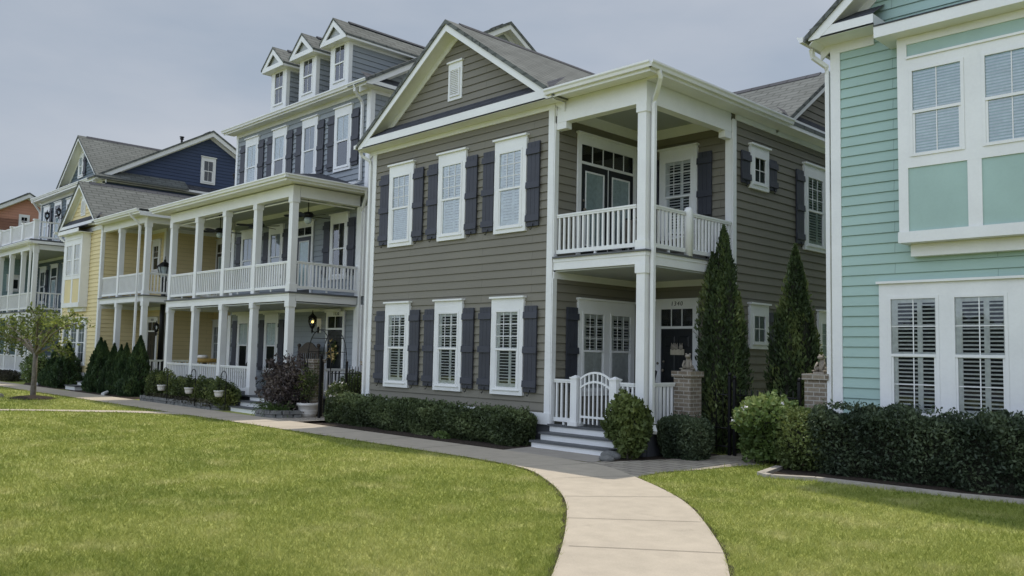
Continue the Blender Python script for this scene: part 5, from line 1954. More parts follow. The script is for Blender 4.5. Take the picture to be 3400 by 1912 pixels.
# ------------------------------------------------------------------ grass blades
def grass():
    hard = [np.array(p) for p in (
        resample(LE, 60) + resample(RE, 60)[::-1],
        [(-9.4 * K, sw_l), (-70, sw_l - 0.03), (-70, 40), (-9.4 * K, 40)],
        resample(smooth(CL), 20) + resample(smooth(CR), 20)[::-1],
        pav, gp([(-10.2, 9.4), (-7.9, 9.4), (-8.0, 13), (-10.2, 13)]), BED_STEP, BED_MINT,
        gp([(-7.9, 10.0), (-7.0, 10.0), (-7.0, 16), (-9, 16)]),
        gp([(-6.5, 11.9), (3.0, 11.2), (3, 20), (-6.5, 20)]))]
    az0, az1 = math.radians(-79), math.radians(-11)
    n = 520000
    r = 5.0 * np.exp(RNG.random(n) ** 1.15 * math.log(40.0 / 5.0))      # density falls smoothly with distance
    a = az0 + (az1 - az0) * RNG.random(n)
    Ps = [np.stack([r * np.sin(a), r * np.cos(a)], 1)]
    P = np.concatenate(Ps)
    ok = np.ones(len(P), bool)
    for h in hard:
        ok &= ~inpoly(P, [tuple(q) for q in h])
    P = P[ok]
    n = len(P)
    R_ = np.linalg.norm(P, axis=1)
    h = (0.022 + 0.028 * RNG.random(n)) * (1 + 0.012 * R_)
    tuft = RNG.random(n) < 0.02
    h[tuft] *= 1.6
    wd = 0.0028 * np.clip(R_ / 6.0, 1, 3.5) * (0.8 + 0.5 * RNG.random(n))
    t = RNG.random(n) * 6.283
    lean = 0.02 + 0.035 * RNG.random(n)
    la = RNG.random(n) * 6.283
    base = np.column_stack([P, np.full(n, GZ - 0.002)])
    du = np.column_stack([np.cos(t) * wd, np.sin(t) * wd, np.zeros(n)])
    tip = base + np.column_stack([np.cos(la) * lean, np.sin(la) * lean, h])
    V = np.stack([base - du, base + du, tip], 1).reshape(-1, 3)
    me = bpy.data.meshes.new("grass")
    me.vertices.add(3 * n)
    me.vertices.foreach_set("co", V.ravel().astype(np.float32))
    me.loops.add(3 * n)
    me.loops.foreach_set("vertex_index", np.arange(3 * n, dtype=np.int32))
    me.polygons.add(n)
    me.polygons.foreach_set("loop_start", (np.arange(n) * 3).astype(np.int32))
    me.polygons.foreach_set("loop_total", np.full(n, 3, np.int32))
    me.update(calc_edges=True)
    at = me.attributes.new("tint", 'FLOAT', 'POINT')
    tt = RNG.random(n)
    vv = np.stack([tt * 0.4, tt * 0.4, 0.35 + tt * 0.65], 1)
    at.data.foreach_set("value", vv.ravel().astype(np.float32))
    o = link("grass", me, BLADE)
    tag(o, "sunlit mown lawn grass on both sides of the curving concrete walk", "grass", None, "stuff")


# ------------------------------------------------------------------ plants
def hedge(label, cat, x0, x1, y0, y1, z1, n, mat, leaf, seed, group=None, sprigs=150, wob=0.06):
    cx, cy = (x0 + x1) / 2, (y0 + y1) / 2
    rx, ry = (x1 - x0) / 2, (y1 - y0) / 2
    H = thing("hedge", label, cat, (cx, cy, GZ), group)
    hz = z1 - GZ
    # points on the faces of a rounded box
    P, N = [], []
    L = x1 - x0
    areas = np.array([L * hz, L * (y1 - y0), (y1 - y0) * hz, (y1 - y0) * hz, L * hz * 0.35])
    cnt = (n * areas / areas.sum()).astype(int)
    for k, c in enumerate(cnt):
        a, b = RNG.random(c), RNG.random(c)
        if k == 0:
            p = np.stack([x0 + a * L, np.full(c, y0), GZ + b * hz], 1); q = np.tile([0, -1, 0], (c, 1))
        elif k == 1:
            p = np.stack([x0 + a * L, y0 + b * (y1 - y0), np.full(c, z1)], 1); q = np.tile([0, 0, 1], (c, 1))
        elif k == 2:
            p = np.stack([np.full(c, x0), y0 + a * (y1 - y0), GZ + b * hz], 1); q = np.tile([-1, 0, 0], (c, 1))
        elif k == 3:
            p = np.stack([np.full(c, x1), y0 + a * (y1 - y0), GZ + b * hz], 1); q = np.tile([1, 0, 0], (c, 1))
        else:
            p = np.stack([x0 + a * L, np.full(c, y1), GZ + b * hz], 1); q = np.tile([0, 1, 0], (c, 1))
        P.append(p); N.append(q)
    P, N = np.concatenate(P), np.concatenate(N).astype(float)
    # round the edges: pull toward the box centre line by a superellipse factor
    u = np.stack([np.clip((np.abs(P[:, 0] - cx) - (rx - ry)) / ry, 0, 1), (P[:, 1] - cy) / ry, np.clip((P[:, 2] - (GZ + hz * 0.45)) / (hz * 0.55), -0.25, 1)], 1)
    q = (np.abs(u) ** 4).sum(1) ** 0.25
    q = np.maximum(q, 1)
    sx = np.sign(P[:, 0] - cx)
    P[:, 0] = np.where(np.abs(P[:, 0] - cx) > rx - ry, cx + sx * ((rx - ry) + u[:, 0] / q * ry), P[:, 0])
    P[:, 1] = cy + u[:, 1] / q * ry
    P[:, 2] = np.where(P[:, 2] > GZ + hz * 0.45, GZ + hz * 0.45 + u[:, 2] / q * hz * 0.55, P[:, 2])
    r = np.random.default_rng(seed)
    b = np.zeros(len(P))
    for k in range(6):
        w_ = r.normal(size=3) * (2.5 + 2.2 * k)
        b += np.sin(P @ w_ + r.random() * 6.28) / (1 + 0.35 * k)
    low = np.clip((P[:, 2] - GZ) / (0.3 * hz), 0.0, 1)
    depth = RNG.random(len(P)) ** 1.5 * 0.16
    P = P + N * (wob * b / 1.8 - depth - 0.12 * (1 - low))[:, None]
    D = N * 0.7 + RNG.normal(size=P.shape) * 0.75 + np.array([0, 0, 0.35])
    tint = clump_tint(P, seed, 5.0) * (0.85 + 0.3 * (b > 0.5))
    # sprigs poking out of the top
    sp_, sd_, st_ = [], [], []
    for k in range(sprigs):
        bx, by = x0 + 0.1 + RNG.random() * (L - 0.2), y0 + 0.1 + RNG.random() * (y1 - y0 - 0.2)
        hh = 0.04 + 0.09 * RNG.random()
        for m in range(7):
            sp_.append((bx + RNG.normal() * 0.025, by + RNG.normal() * 0.025, z1 + hh * m / 7))
            sd_.append((RNG.normal(), RNG.normal(), 0.8))
            st_.append(0.3 + 0.5 * RNG.random())
    if sp_:
        P = np.concatenate([P, np.array(sp_)])
        D = np.concatenate([D, np.array(sd_)])
        tint = np.concatenate([tint, np.array(st_)])
    ln = leaf * (0.7 + 0.6 * RNG.random(len(P)))
    leafmesh("foliage", P, D, ln, ln * 0.5, mat, H, tint)
    mb = MB()
    mb.box(x0 + 0.22, x1 - 0.22, y0 + 0.2, y1 - 0.2, GZ, z1 - 0.16)
    mb.build("branches", TWIG, H)
    return H


def cone_tree(name, label, cat, loc, rad, hgt, n, mat, seed, group=None, spray=0.09, prof=None, lean=0.0):
    """columnar conifer: upward sprays in vertical flames"""
    T = thing(name, label, cat, loc, group)
    z = RNG.random(n) ** 1.15
    prof = prof or (lambda t: np.clip(np.minimum(1.0, 0.55 + 1.6 * t) * (1 - t ** 2.4), 0.03, 1))
    th = RNG.random(n) * 6.283
    lobes = 1 + 0.16 * np.sin(th * 4 + seed + 2.2 * z * 3) + 0.12 * np.sin(th * 7 + 1.7 * seed + 9 * z) + 0.10 * np.sin(z * 31 + th * 3 + seed)
    rr = rad * prof(z) * lobes * (0.62 + 0.42 * RNG.random(n) ** 0.55)
    P = np.stack([rr * np.cos(th) + lean * z * hgt, rr * np.sin(th), z * hgt], 1)
    out = np.stack([np.cos(th), np.sin(th), np.zeros(n)], 1)
    D = out * 0.45 + np.array([0, 0, 1.0]) + RNG.normal(size=(n, 3)) * 0.32
    tint = clump_tint(P * np.array([1, 1, 0.5]), seed, 9.0)
    L = spray * (0.6 + 0.8 * RNG.random(n))
    leafmesh("crown", P, D, L, L * 0.36, mat, T, tint, True, 0.15)
    mb = MB()
    zs = np.linspace(0.04, 0.92, 12)
    mb.lathe([(float(rad * prof(np.array([q]))[0] * 0.66), float(q * hgt)) for q in zs], (0, 0, 0), 10)
    for i, v in enumerate(mb.v):
        mb.v[i] = (v[0] + lean * v[2], v[1], v[2])
    mb.build("branches", TWIG, T, True)
    t2 = MB()
    t2.tube([(0, 0, 0), (0, 0, hgt * 0.2)], [rad * 0.13, rad * 0.09], 8)
    t2.build("trunk", BARK, T, True)
    return T


def shrub(label, cat, c, rad, n, mat, leaf, seed, name="shrub", power=2.0, group=None, amp=0.2, up=0.3, wid=0.55, core=0.66, fl=None, trunk=False, k=2.6, shell=(0.6, 1.05)):
    S = thing(name, label, cat, (c[0], c[1], GZ), group)
    P, D = blob_leaves(c, rad, n, seed, shell, amp, k, power, GZ + 0.01)
    D2 = D * 0.6 + RNG.normal(size=P.shape) * 0.7 + np.array([0, 0, up])
    ln = leaf * (0.65 + 0.7 * RNG.random(len(P)))
    leafmesh("foliage", P, D2, ln, ln * wid, mat, S, clump_tint(P, seed, 5.0))
    if core:
        blob_core("branches", c, rad, TWIG, S, core, power)
    st = MB()
    nst = 4 if trunk else 3
    for q in range(nst):
        a = 6.28 * q / nst + seed
        st.tube([(c[0] + 0.05 * math.cos(a), c[1] + 0.05 * math.sin(a), GZ - 0.01), (c[0] + 0.10 * math.cos(a), c[1] + 0.1 * math.sin(a), (c[2] + GZ) / 2), (c[0] + rad[0] * 0.5 * math.cos(a), c[1] + rad[1] * 0.5 * math.sin(a), c[2])], [0.02, 0.016, 0.008], 6)
    st.build("stem", BARK, S)
    if fl:
        m, cnt, sz = fl
        Pf, Df = blob_leaves(c, (rad[0] * 1.03, rad[1] * 1.03, rad[2] * 1.03), cnt, seed, (0.97, 1.03), amp, k, power, c[2])
        Pa = np.repeat(Pf, 5, 0) + RNG.normal(size=(len(Pf) * 5, 3)) * sz * 0.35
        Da = np.repeat(Df, 5, 0) * 0.3 + RNG.normal(size=(len(Pf) * 5, 3))
        leafmesh("flowers", Pa, Da, sz, sz * 0.7, m, S)
    return S


def cypress(label, loc, flames, n, mat, seed, group):
    """several upright flames grown together, each with its own tip"""
    T = thing("cypress_tree", label, "conifer", loc, group)
    wts = np.array([f_[2] * (f_[4] - f_[3]) for f_ in flames])
    wts /= wts.sum()
    Ps, Ds = [], []
    core = MB()
    for (fx, fy, r_, z0, z1), w_ in zip(flames, wts):
        m = int(n * w_)
        t = RNG.random(m) ** 1.05
        th = RNG.random(m) * 6.283
        prof = np.clip(np.minimum(1.0, 0.62 + 2.2 * t) * (1 - t ** 4.0), 0.02, 1)
        lob = 1 + 0.16 * np.sin(th * 3 + seed * 2 + 7 * t) + 0.14 * np.sin(th * 5 + 21 * t + fx * 40) + 0.12 * np.sin(th * 2 + 47 * t + fy * 50)
        rr = r_ * prof * lob * (0.6 + 0.48 * RNG.random(m) ** 0.6)
        Ps.append(np.stack([fx + rr * np.cos(th), fy + rr * np.sin(th), z0 + t * (z1 - z0)], 1))
        out = np.stack([np.cos(th), np.sin(th), np.zeros(m)], 1)
        Ds.append(out * 0.5 + np.array([0, 0, 1.0]) + RNG.normal(size=(m, 3)) * 0.35)
        zs = np.linspace(0.03, 0.9, 9)
        core.lathe([(float(r_ * min(1, 0.62 + 2.2 * q) * (1 - q ** 4.0) * 0.6), float(z0 + q * (z1 - z0))) for q in zs], (fx, fy, 0), 8)
    P, D = np.concatenate(Ps), np.concatenate(Ds)
    L = 0.085 * (0.5 + 0.9 * RNG.random(len(P)))
    leafmesh("crown", P, D, L, L * 0.4, mat, T, clump_tint(P * np.array([1, 1, 0.55]), seed, 9.0), True, 0.15)
    core.build("branches", TWIG, T, True)
    m = MB()
    m.tube([(0, 0, -0.02), (0, 0, 0.7)], [0.08, 0.06], 8)
    m.build("trunk", BARK, T, True)
    return T

# ================================================================== build: houses
house_gray()
house_blue()
house_yellow()
house_mint()
house_slate()
house_orange()
grass()

# ------------------------------------------------------------------ hedges and shrubs
hedge("long clipped green hedge under the lower windows of the taupe grey house", "hedge", -16.75, -10.62, 10.45, 11.15, 0.52, 34000, LHEDGE, 0.062, 3)
hedge("long dark clipped hedge in front of the mint green house", "hedge", -6.0, 1.6, 11.7, 12.5, 0.86, 48000, LDARK, 0.058, 8, None, 240, 0.08)
shrub("rounded green shrub at the right end of the white steps", "shrub", (-8.44, 10.85, 0.44), (0.40, 0.38, 0.44), 2900, LROUND, 0.10, 5, k=3.0, amp=0.3, trunk=True, core=0.5)
hedge("low dark square-cut hedge between the rounded shrub and the iron fence", "hedge", -8.35, -7.55, 11.35, 11.95, 0.58, 9000, LDARK, 0.05, 12, None, 10, 0.03)
shrub("bright shrub with white blossom at the left end of the dark hedge", "shrub", (-6.70, 12.15, 0.46), (0.46, 0.45, 0.50), 5000, LBRIGHT, 0.085, 21, fl=(FLOWW, 34, 0.045), trunk=True, power=2.6, amp=0.26)
shrub("fresh green shrub joining the blossoming shrub to the dark hedge", "shrub", (-6.12, 12.0, 0.38), (0.42, 0.42, 0.50), 6000, LROUND, 0.055, 31)

FL1 = [(0, 0, 0.42, 0.0, 3.92), (0.22, -0.12, 0.36, 0.0, 3.35), (-0.24, -0.10, 0.36, 0.0, 3.45), (0.05, -0.26, 0.34, 0.0, 3.1), (-0.05, 0.24, 0.34, 0.0, 3.6), (0.33, 0.1, 0.27, 0.1, 2.75), (-0.36, 0.1, 0.27, 0.0, 2.9), (0.1, -0.02, 0.22, 1.5, 3.75), (0.38, -0.18, 0.2, 0.5, 2.2)]
FL2 = [(0, 0, 0.40, 0.0, 3.60), (0.26, -0.10, 0.36, 0.0, 2.75), (-0.26, -0.12, 0.36, 0.0, 2.65), (0.02, -0.26, 0.36, 0.0, 2.4), (0.36, 0.1, 0.30, 0.0, 2.2), (-0.38, 0.1, 0.30, 0.0, 2.0), (0.16, -0.05, 0.22, 1.0, 3.3), (-0.12, 0.1, 0.2, 1.0, 3.05)]
GCY = "tall cypresses in the gap between grey and mint houses"
cypress("tall columnar cypress, the bigger one, beside the brick pier of the grey house", (-8.12, 13.05, GZ), [(a * 0.74, b * 0.74, c * 0.74, d, e) for a, b, c, d, e in FL1], 24000, LCYP, 2, GCY)
cypress("tapering cypress in the gap near the mint house, shorter than its neighbour", (-7.22, 13.9, GZ), [(a * 0.76, b * 0.76, c * 0.76, d, e) for a, b, c, d, e in FL2], 21000, LCYP, 5, GCY)

arb_prof = lambda t: np.clip(np.minimum(1.0, 0.75 + 1.6 * t) * (1 - t ** 1.25), 0.02, 1)
GA = "dark arborvitae planted in front of the yellow house"
ARB = [(-37.35, 10.9, 1.10, 0.55, "dark arborvitae under the young tree, leftmost in front of the yellow house"),
       (-36.4, 10.8, 1.66, 0.58, "dark arborvitae second from the left under the yellow bay window"),
       (-35.6, 10.75, 1.46, 0.56, "dark arborvitae with a low blunt tip before the yellow triple window"),
       (-34.8, 10.7, 1.70, 0.62, "broad dark arborvitae just left of the yellow house steps"),
       (-31.75, 10.75, 1.86, 0.52, "tall pointed arborvitae just right of the yellow house steps"),
       (-31.0, 10.7, 1.74, 0.52, "arborvitae second to the right of the yellow house steps"),
       (-30.35, 10.75, 1.66, 0.46, "arborvitae before the corner column of the yellow porch"),
       (-29.7, 10.75, 1.62, 0.42, "slimmer arborvitae third from the right in the yellow house row"),
       (-29.1, 10.75, 1.68, 0.42, "narrow arborvitae just left of the tallest in the yellow house row"),
       (-28.3, 10.8, 1.92, 0.55, "tallest arborvitae at the right end of the yellow house row by the lamp post")]
proto = None
for i, (x, y, h_, r_, lab) in enumerate(ARB):
    if proto is None:
        proto = cone_tree("arborvitae", lab, "conifer", (x, y, GZ), 0.5, 1.7, 6500, LARB, 9, GA, 0.09, arb_prof)
        o = proto
    else:
        o = copy_tree(proto)
        o.location = (x, y, GZ)
        o["label"] = lab
    o.scale = (r_ / 0.5, r_ / 0.5, h_ / 1.7)
    o.rotation_euler = (0.02 * math.sin(i * 2.1), 0.03 * math.cos(i * 1.7), i * 1.9)

GB = "shrubs in the stone-edged bed of the blue-grey house"
BS = [(-25.35, 10.35, 0.42, 0.45, 0.40, 0.46, "leafy shrub with pale new growth at the left end of the blue-grey house bed"),
      (-24.0, 10.4, 0.36, 0.62, 0.36, 0.34, "spreading shrub under the second railing bay of the blue-grey porch"),
      (-22.4, 10.4, 0.36, 0.58, 0.36, 0.36, "rounded shrub under the third railing bay of the blue-grey porch"),
      (-20.95 - 0.35, 10.35, 0.34, 0.46, 0.36, 0.36, "rounded shrub left of the blue-grey house steps")]
for i, (x, y, z, rx, ry, rz, lab) in enumerate(BS):
    shrub(lab, "shrub", (x, y, z), (rx, ry, rz), 3800, LBED, 0.06, 40 + i, group=GB, k=3.4, amp=0.25)
mb = MB()
n = 5200
P = np.column_stack([-25.7 + 4.4 * RNG.random(n), 10.02 + 0.35 * RNG.random(n), GZ + 0.10 + 0.16 * RNG.random(n) ** 1.5])
o = leafmesh("ground_cover", P, RNG.normal(size=(n, 3)) + np.array([0, 0, 0.5]), 0.055, 0.03, LCOVER, None, clump_tint(P, 4, 4.0))
tag(o, "reddish ground cover along the stone edging of the blue-grey house bed", "ground cover", None, "stuff")
shrub("loose purple-leaved shrub beside the steps of the blue-grey house", "shrub", (-18.85, 10.75, 0.72), (0.72, 0.5, 0.64), 3000, LPURP, 0.09, 61, amp=0.42, k=3.8, core=0.0, shell=(0.2, 1.12))


def strap_clump(name, label, cat, c, r, n, L, mat, w_=0.016, group=None):
    T = thing(name, label, cat, (c[0], c[1], GZ), group)
    P, D, Ls = [], [], []
    for k in range(n):
        a = RNG.random() * 6.283
        q = RNG.random() ** 0.5 * r * 0.35
        p = np.array([c[0] + q * math.cos(a), c[1] + q * math.sin(a), c[2]])
        v = np.array([math.cos(a) * 0.55, math.sin(a) * 0.55, 1.0]) + RNG.normal(size=3) * 0.2
        ll = L * (0.6 + 0.6 * RNG.random())
        sag = 0.5 + 0.8 * RNG.random()
        for m in range(5):
            t0, t1 = m / 5, (m + 1) / 5
            f0 = p + v * ll * t0 - np.array([0, 0, sag * ll * t0 * t0])
            f1 = p + v * ll * t1 - np.array([0, 0, sag * ll * t1 * t1])
            P.append((f0 + f1) / 2); D.append(f1 - f0); Ls.append(np.linalg.norm(f1 - f0) * 1.3)
    P, D = np.array(P), np.array(D)
    leafmesh("foliage", P, D, np.array(Ls), w_, mat, T, clump_tint(P, 3, 6.0), fold=0.05)
    return T


for i, (x, y, lab) in enumerate(((-19.1, 10.45, "arching strap-leaved clump right beside the blue-grey house steps"), (-18.55, 10.4, "arching strap-leaved clump below the purple shrub"))):
    strap_clump("grass_clump", lab, "grass clump", (x, y, GZ + 0.12), 0.5, 170, 0.42, LGRASS, 0.016, "strap-leaved clumps by the purple shrub")
strap_clump("fern", "dark potted fern on the porch at the top of the blue-grey house steps", "fern", (-21.4, 11.9, 0.66), 0.3, 90, 0.45, LDARK, 0.03)
shrub("dark green bush behind the iron gate of the blue-grey house", "shrub", (-18.3, 12.5, 0.45), (0.6, 0.5, 0.55), 4200, LROUND, 0.07, 71)
shrub("pale pink hydrangea at the left end of the grey house hedge", "shrub", (-16.75, 10.85, 0.48), (0.30, 0.28, 0.32), 900, LBED, 0.08, 75, fl=(FLOWW, 16, 0.06), amp=0.3, core=0.4)
shrub("yellow-green bush behind the young tree beside the slate house porch", "shrub", (-39.3, 10.9, 0.50), (0.75, 0.5, 0.70), 3500, LBRIGHT, 0.08, 81)
for i, (x, lab) in enumerate(((-41.3, "low round brown-green shrub nearest the corner of the slate house porch"), (-42.4, "low round brown-green shrub second from the slate porch corner"), (-43.5, "low round brown-green shrub at the left edge before the slate porch"))):
    shrub(lab, "shrub", (x, 10.45, 0.12), (0.6, 0.35, 0.30), 2200, LCOVER, 0.06, 90 + i, group="low shrubs before the slate house porch")
shrub("small bright weed tuft at the foot of the grey house hedge", "weed", (-12.5, 10.42, -0.02), (0.20, 0.09, 0.09), 500, LBRIGHT, 0.06, 99, name="weed", core=0.0)


# ------------------------------------------------------------------ trees
def tree(name, label, cat, base, hgt, clumps, mat, leaf, per, seed, r0=0.09, hook=None, wid=0.55, bark=BARK, shell=(0.2, 1.05)):
    T = thing(name, label, cat, base)
    tr = MB()
    fork = Vector(hook or (base[0], base[1], base[2] + hgt * 0.35))
    tr.tube([Vector(base) - Vector((0, 0, 0.05)), Vector(base) + Vector((0, 0, 0.08)), (Vector(base) + fork) / 2 + Vector((0.02, 0, 0)), fork], [r0 * 1.5, r0 * 1.1, r0 * 0.95, r0 * 0.85], 10)
    Ps, Ds = [], []
    for (c, rad) in clumps:
        c = Vector(c)
        m1 = fork.lerp(c, 0.5) + Vector((0, 0, 0.12))
        tr.tube([fork - Vector((0, 0, 0.05)), m1, c], [r0 * 0.6, r0 * 0.35, r0 * 0.12], 6)
        for k in range(4):
            v = Vector((RNG.normal(), RNG.normal(), RNG.normal() * 0.6)).normalized()
            e = c + Vector((v.x * rad[0], v.y * rad[1], v.z * rad[2])) * 0.95
            tr.tube([m1.lerp(c, 0.3 + 0.15 * k), (c + e) / 2, e], [r0 * 0.18, r0 * 0.10, r0 * 0.04], 5)
        P, D = blob_leaves(tuple(c), rad, int(per * rad[0] * rad[2]), seed, shell, 0.35, 3.2)
        Ps.append(P); Ds.append(D)
    tr.build("trunk", bark, T)
    P, D = np.concatenate(Ps), np.concatenate(Ds)
    ln = leaf * (0.6 + 0.8 * RNG.random(len(P)))
    leafmesh("crown", P, D * 0.5 + RNG.normal(size=P.shape) * 0.8, ln, ln * wid, mat, T, clump_tint(P, seed, 2.2))
    return T


TX, TY = -28.25, 7.78
tree("young_tree", "young spreading tree in a mulch ring on the far lawn at the left", "tree", (TX, TY, GZ), 2.7,
     [((TX - 1.5, TY, 1.75), (1.15, 0.8, 0.42)), ((TX - 2.9, TY + 0.2, 1.65), (1.0, 0.8, 0.55)), ((TX - 0.5, TY + 0.3, 2.05), (0.8, 0.7, 0.42)),
      ((TX + 0.7, TY - 0.2, 2.25), (1.0, 0.7, 0.34)), ((TX + 1.9, TY + 0.1, 2.25), (0.95, 0.6, 0.30)), ((TX + 0.9, TY + 0.2, 1.65), (0.75, 0.6, 0.30)),
      ((TX + 2.9, TY, 2.15), (0.75, 0.5, 0.22)), ((TX + 1.5, TY + 0.3, 1.35), (0.55, 0.4, 0.22)), ((TX - 2.2, TY - 0.3, 2.15), (0.9, 0.6, 0.30)), ((TX + 0.1, TY, 2.55), (0.45, 0.4, 0.24)),
      ((TX - 3.9, TY, 1.9), (0.8, 0.6, 0.4))],
     LTREE, 0.10, 850, 15, 0.075, (TX, TY, 1.28))
tree("live_oak", "distant broad tree whose top shows above the grey house gutter", "tree", (-25.7, 31.0, GZ), 13.4,
     [(tuple(Vector(q) + Vector((-1.7, 0, -1.15))), r) for q, r in [((-24.5, 31, 13.4), (2.3, 1.8, 1.15)), ((-22.3, 31, 13.9), (1.8, 1.6, 1.15)), ((-26.2, 31, 12.6), (1.6, 1.4, 1.0)), ((-21.0, 31.2, 13.3), (1.4, 1.3, 0.9)), ((-23.6, 31.5, 11.5), (2.8, 2.2, 1.5)), ((-23.2, 30.8, 14.5), (1.0, 0.9, 0.55))]],
     LFAR, 0.24, 1250, 17, 0.28, (-25.7, 31.0, 7.5))


# ------------------------------------------------------------------ brick piers, iron fences, arbor
def pier(label, x0, x1, y0, y1, z1, group):
    T = thing("brick_pier", label, "brick pier", ((x0 + x1) / 2, (y0 + y1) / 2, GZ), group)
    m = MB()
    m.box(x0 + 0.03, x1 - 0.03, y0 + 0.03, y1 - 0.03, GZ - 0.02, z1 - 0.095)
    m.build("shaft", BRICK, T)
    m = MB()
    m.box(x0, x1, y0, y1, z1 - 0.0949, z1)
    m.build("cap", BRICK, T)
    return T


GP = "tan brick piers at the garden gates"
pier("tan brick pier at the end of the grey house porch rail, carrying a frog statue", -8.49, -8.10, 12.04, 12.42, 1.315, GP)
pier("tan brick pier against the mint house corner, carrying a frog statue", -6.45, -6.03, 12.6, 12.98, 1.335, GP)
pier("brick pier hidden among the purple shrub beside the blue-grey porch", -18.55, -18.2, 11.1, 11.45, 1.32, GP)
pier("narrow tan brick pier against the left wall of the grey house", -16.62, -16.16, 11.36, 11.74, 1.31, GP)


def fence(label, p0, p1, z1, gap=0.115, group=None, rails=(0.12, 0.95), cat="fence", name="iron_fence", posts=(True, True), pz=None):
    a, b = Vector((*p0, 0)), Vector((*p1, 0))
    T = thing(name, label, cat, ((a.x + b.x) / 2, (a.y + b.y) / 2, GZ), group)
    d = (b - a)
    L = d.length
    d.normalize()
    n = max(2, int(L / gap))
    m = MB()
    for k in range(1, n):
        q = a + d * (L * k / n)
        m.tube([(q.x, q.y, GZ + 0.06), (q.x, q.y, z1 - 0.03), (q.x, q.y, z1)], [0.0085, 0.0085, 0.003], 4)
    m.build("picket", IRON, T)["kind"] = "stuff"
    m = MB()
    for r in rails:
        z = GZ + r
        m.tube([(a.x, a.y, z), (b.x, b.y, z)], 0.014, 4)
    m.build("rail", IRON, T)
    for q, on in ((a, posts[0]), (b, posts[1])):
        if on:
            m = MB()
            m.tube([(q.x, q.y, GZ - 0.02), (q.x, q.y, (pz or z1 + 0.06))], 0.032, 4, True, False)
            m.ball((q.x, q.y, (pz or z1 + 0.06) + 0.03), 0.035)
            m.build("post", IRON, T)
    return T


fence("black iron picket fence between the grey house pier and its garden gate", (-8.1, 12.6), (-7.72, 12.6), 1.05, 0.10, None, (0.15, 0.45, 1.0), posts=(False, True), pz=1.25)
fence("black iron picket gate closing the paver path between grey and mint houses", (-7.64, 12.62), (-6.5, 12.62), 1.05, 0.10, None, (0.12, 0.5, 1.0), "gate", "iron_gate", pz=1.2)
fence("black iron picket fence between the blue-grey porch and its wire arch", (-19.0, 11.35), (-18.2, 11.35), 1.15, 0.115, None, (0.15, 1.05))
fence("black iron picket fence between the wire arch and the grey house pier", (-17.22, 11.4), (-16.62, 11.4), 1.18, 0.115, None, (0.15, 1.08), posts=(True, False), pz=1.24)
fence("short black iron fence glimpsed between yellow and blue-grey houses", (-28.3, 11.6), (-26.8, 11.6), 0.95, 0.2, None, (0.1, 0.55, 0.85))

A = thing("garden_arch", "thin black wire arch standing over the gate of the blue-grey house", "garden arch", (-17.7, 11.2, GZ))
for y in (11.0, 11.42):
    m = MB()
    xa, xb, zt_, zs = -18.30, -17.28, 2.02, 1.35
    path = [(xa, y, GZ)] + [(xa, y, zs)]
    for k in range(1, 16):
        t = math.pi * (1 - k / 16)
        path.append(((xa + xb) / 2 + (xb - xa) / 2 * math.cos(t), y, zs + (zt_ - zs) * math.sin(t)))
    path += [(xb, y, zs), (xb, y, GZ)]
    m.tube(path, 0.011, 6)
    m.build("hoop", IRON, A)
m = MB()
for z in (0.4, 1.0, 1.5):
    for x in (xa, xb):
        m.tube([(x, 11.0, z), (x, 11.42, z)], 0.008, 5)
for k in (4, 8, 12):
    t = math.pi * (1 - k / 16)
    x, z = (xa + xb) / 2 + (xb - xa) / 2 * math.cos(t), zs + (zt_ - zs) * math.sin(t)
    m.tube([(x, 11.0, z), (x, 11.42, z)], 0.008, 5)
m.tube([(xa + 0.12, 11.42, 1.83), (xb - 0.12, 11.42, 1.83)], 0.007, 5)
m.build("rung", IRON, A)
m = MB()
m.tube([(-17.78, 11.05, GZ), (-17.78, 11.05, 1.38)], 0.036, 4, True, False)
m.ball((-17.78, 11.05, 1.41), 0.04)
m.build("gate_post", IRON, A)


# ------------------------------------------------------------------ frog statues
def frog(label, x, y, z, rz, group):
    T = thing("frog_statue", label, "statue", (x, y, z), group, rz)
    m = MB()
    m.box(-0.10, 0.10, -0.08, 0.10, 0, 0.03)
    m.build("plinth", STATUE, T, True)
    m = MB()
    m.lathe([(0.055, 0.03), (0.066, 0.08), (0.058, 0.15), (0.042, 0.20), (0.036, 0.23)], (0, 0.02, 0), 12, True, 1, 0.85)
    m.ball((0, -0.02, 0.25), 0.05, 0.06, 0.034)
    m.ball((-0.032, -0.005, 0.284), 0.018)
    m.ball((0.032, -0.005, 0.284), 0.018)
    for s_ in (-1, 1):
        m.ball((s_ * 0.065, 0.0, 0.07), 0.03, 0.065, 0.04)
        m.ball((s_ * 0.095, -0.05, 0.042), 0.042, 0.05, 0.014)
        m.tube([(s_ * 0.055, -0.02, 0.17), (s_ * 0.07, -0.07, 0.10), (s_ * 0.055, -0.075, 0.04)], [0.022, 0.016, 0.018], 7)
    m.build("frog", STATUE, T, True)
    return T


frog("stone frog statue on the brick pier by the grey house porch", -8.28, 12.22, 1.315, 0.3, "stone frogs on the brick piers")
frog("stone frog statue on the brick pier beside the mint house corner", -6.22, 12.8, 1.335, -0.2, "stone frogs on the brick piers")

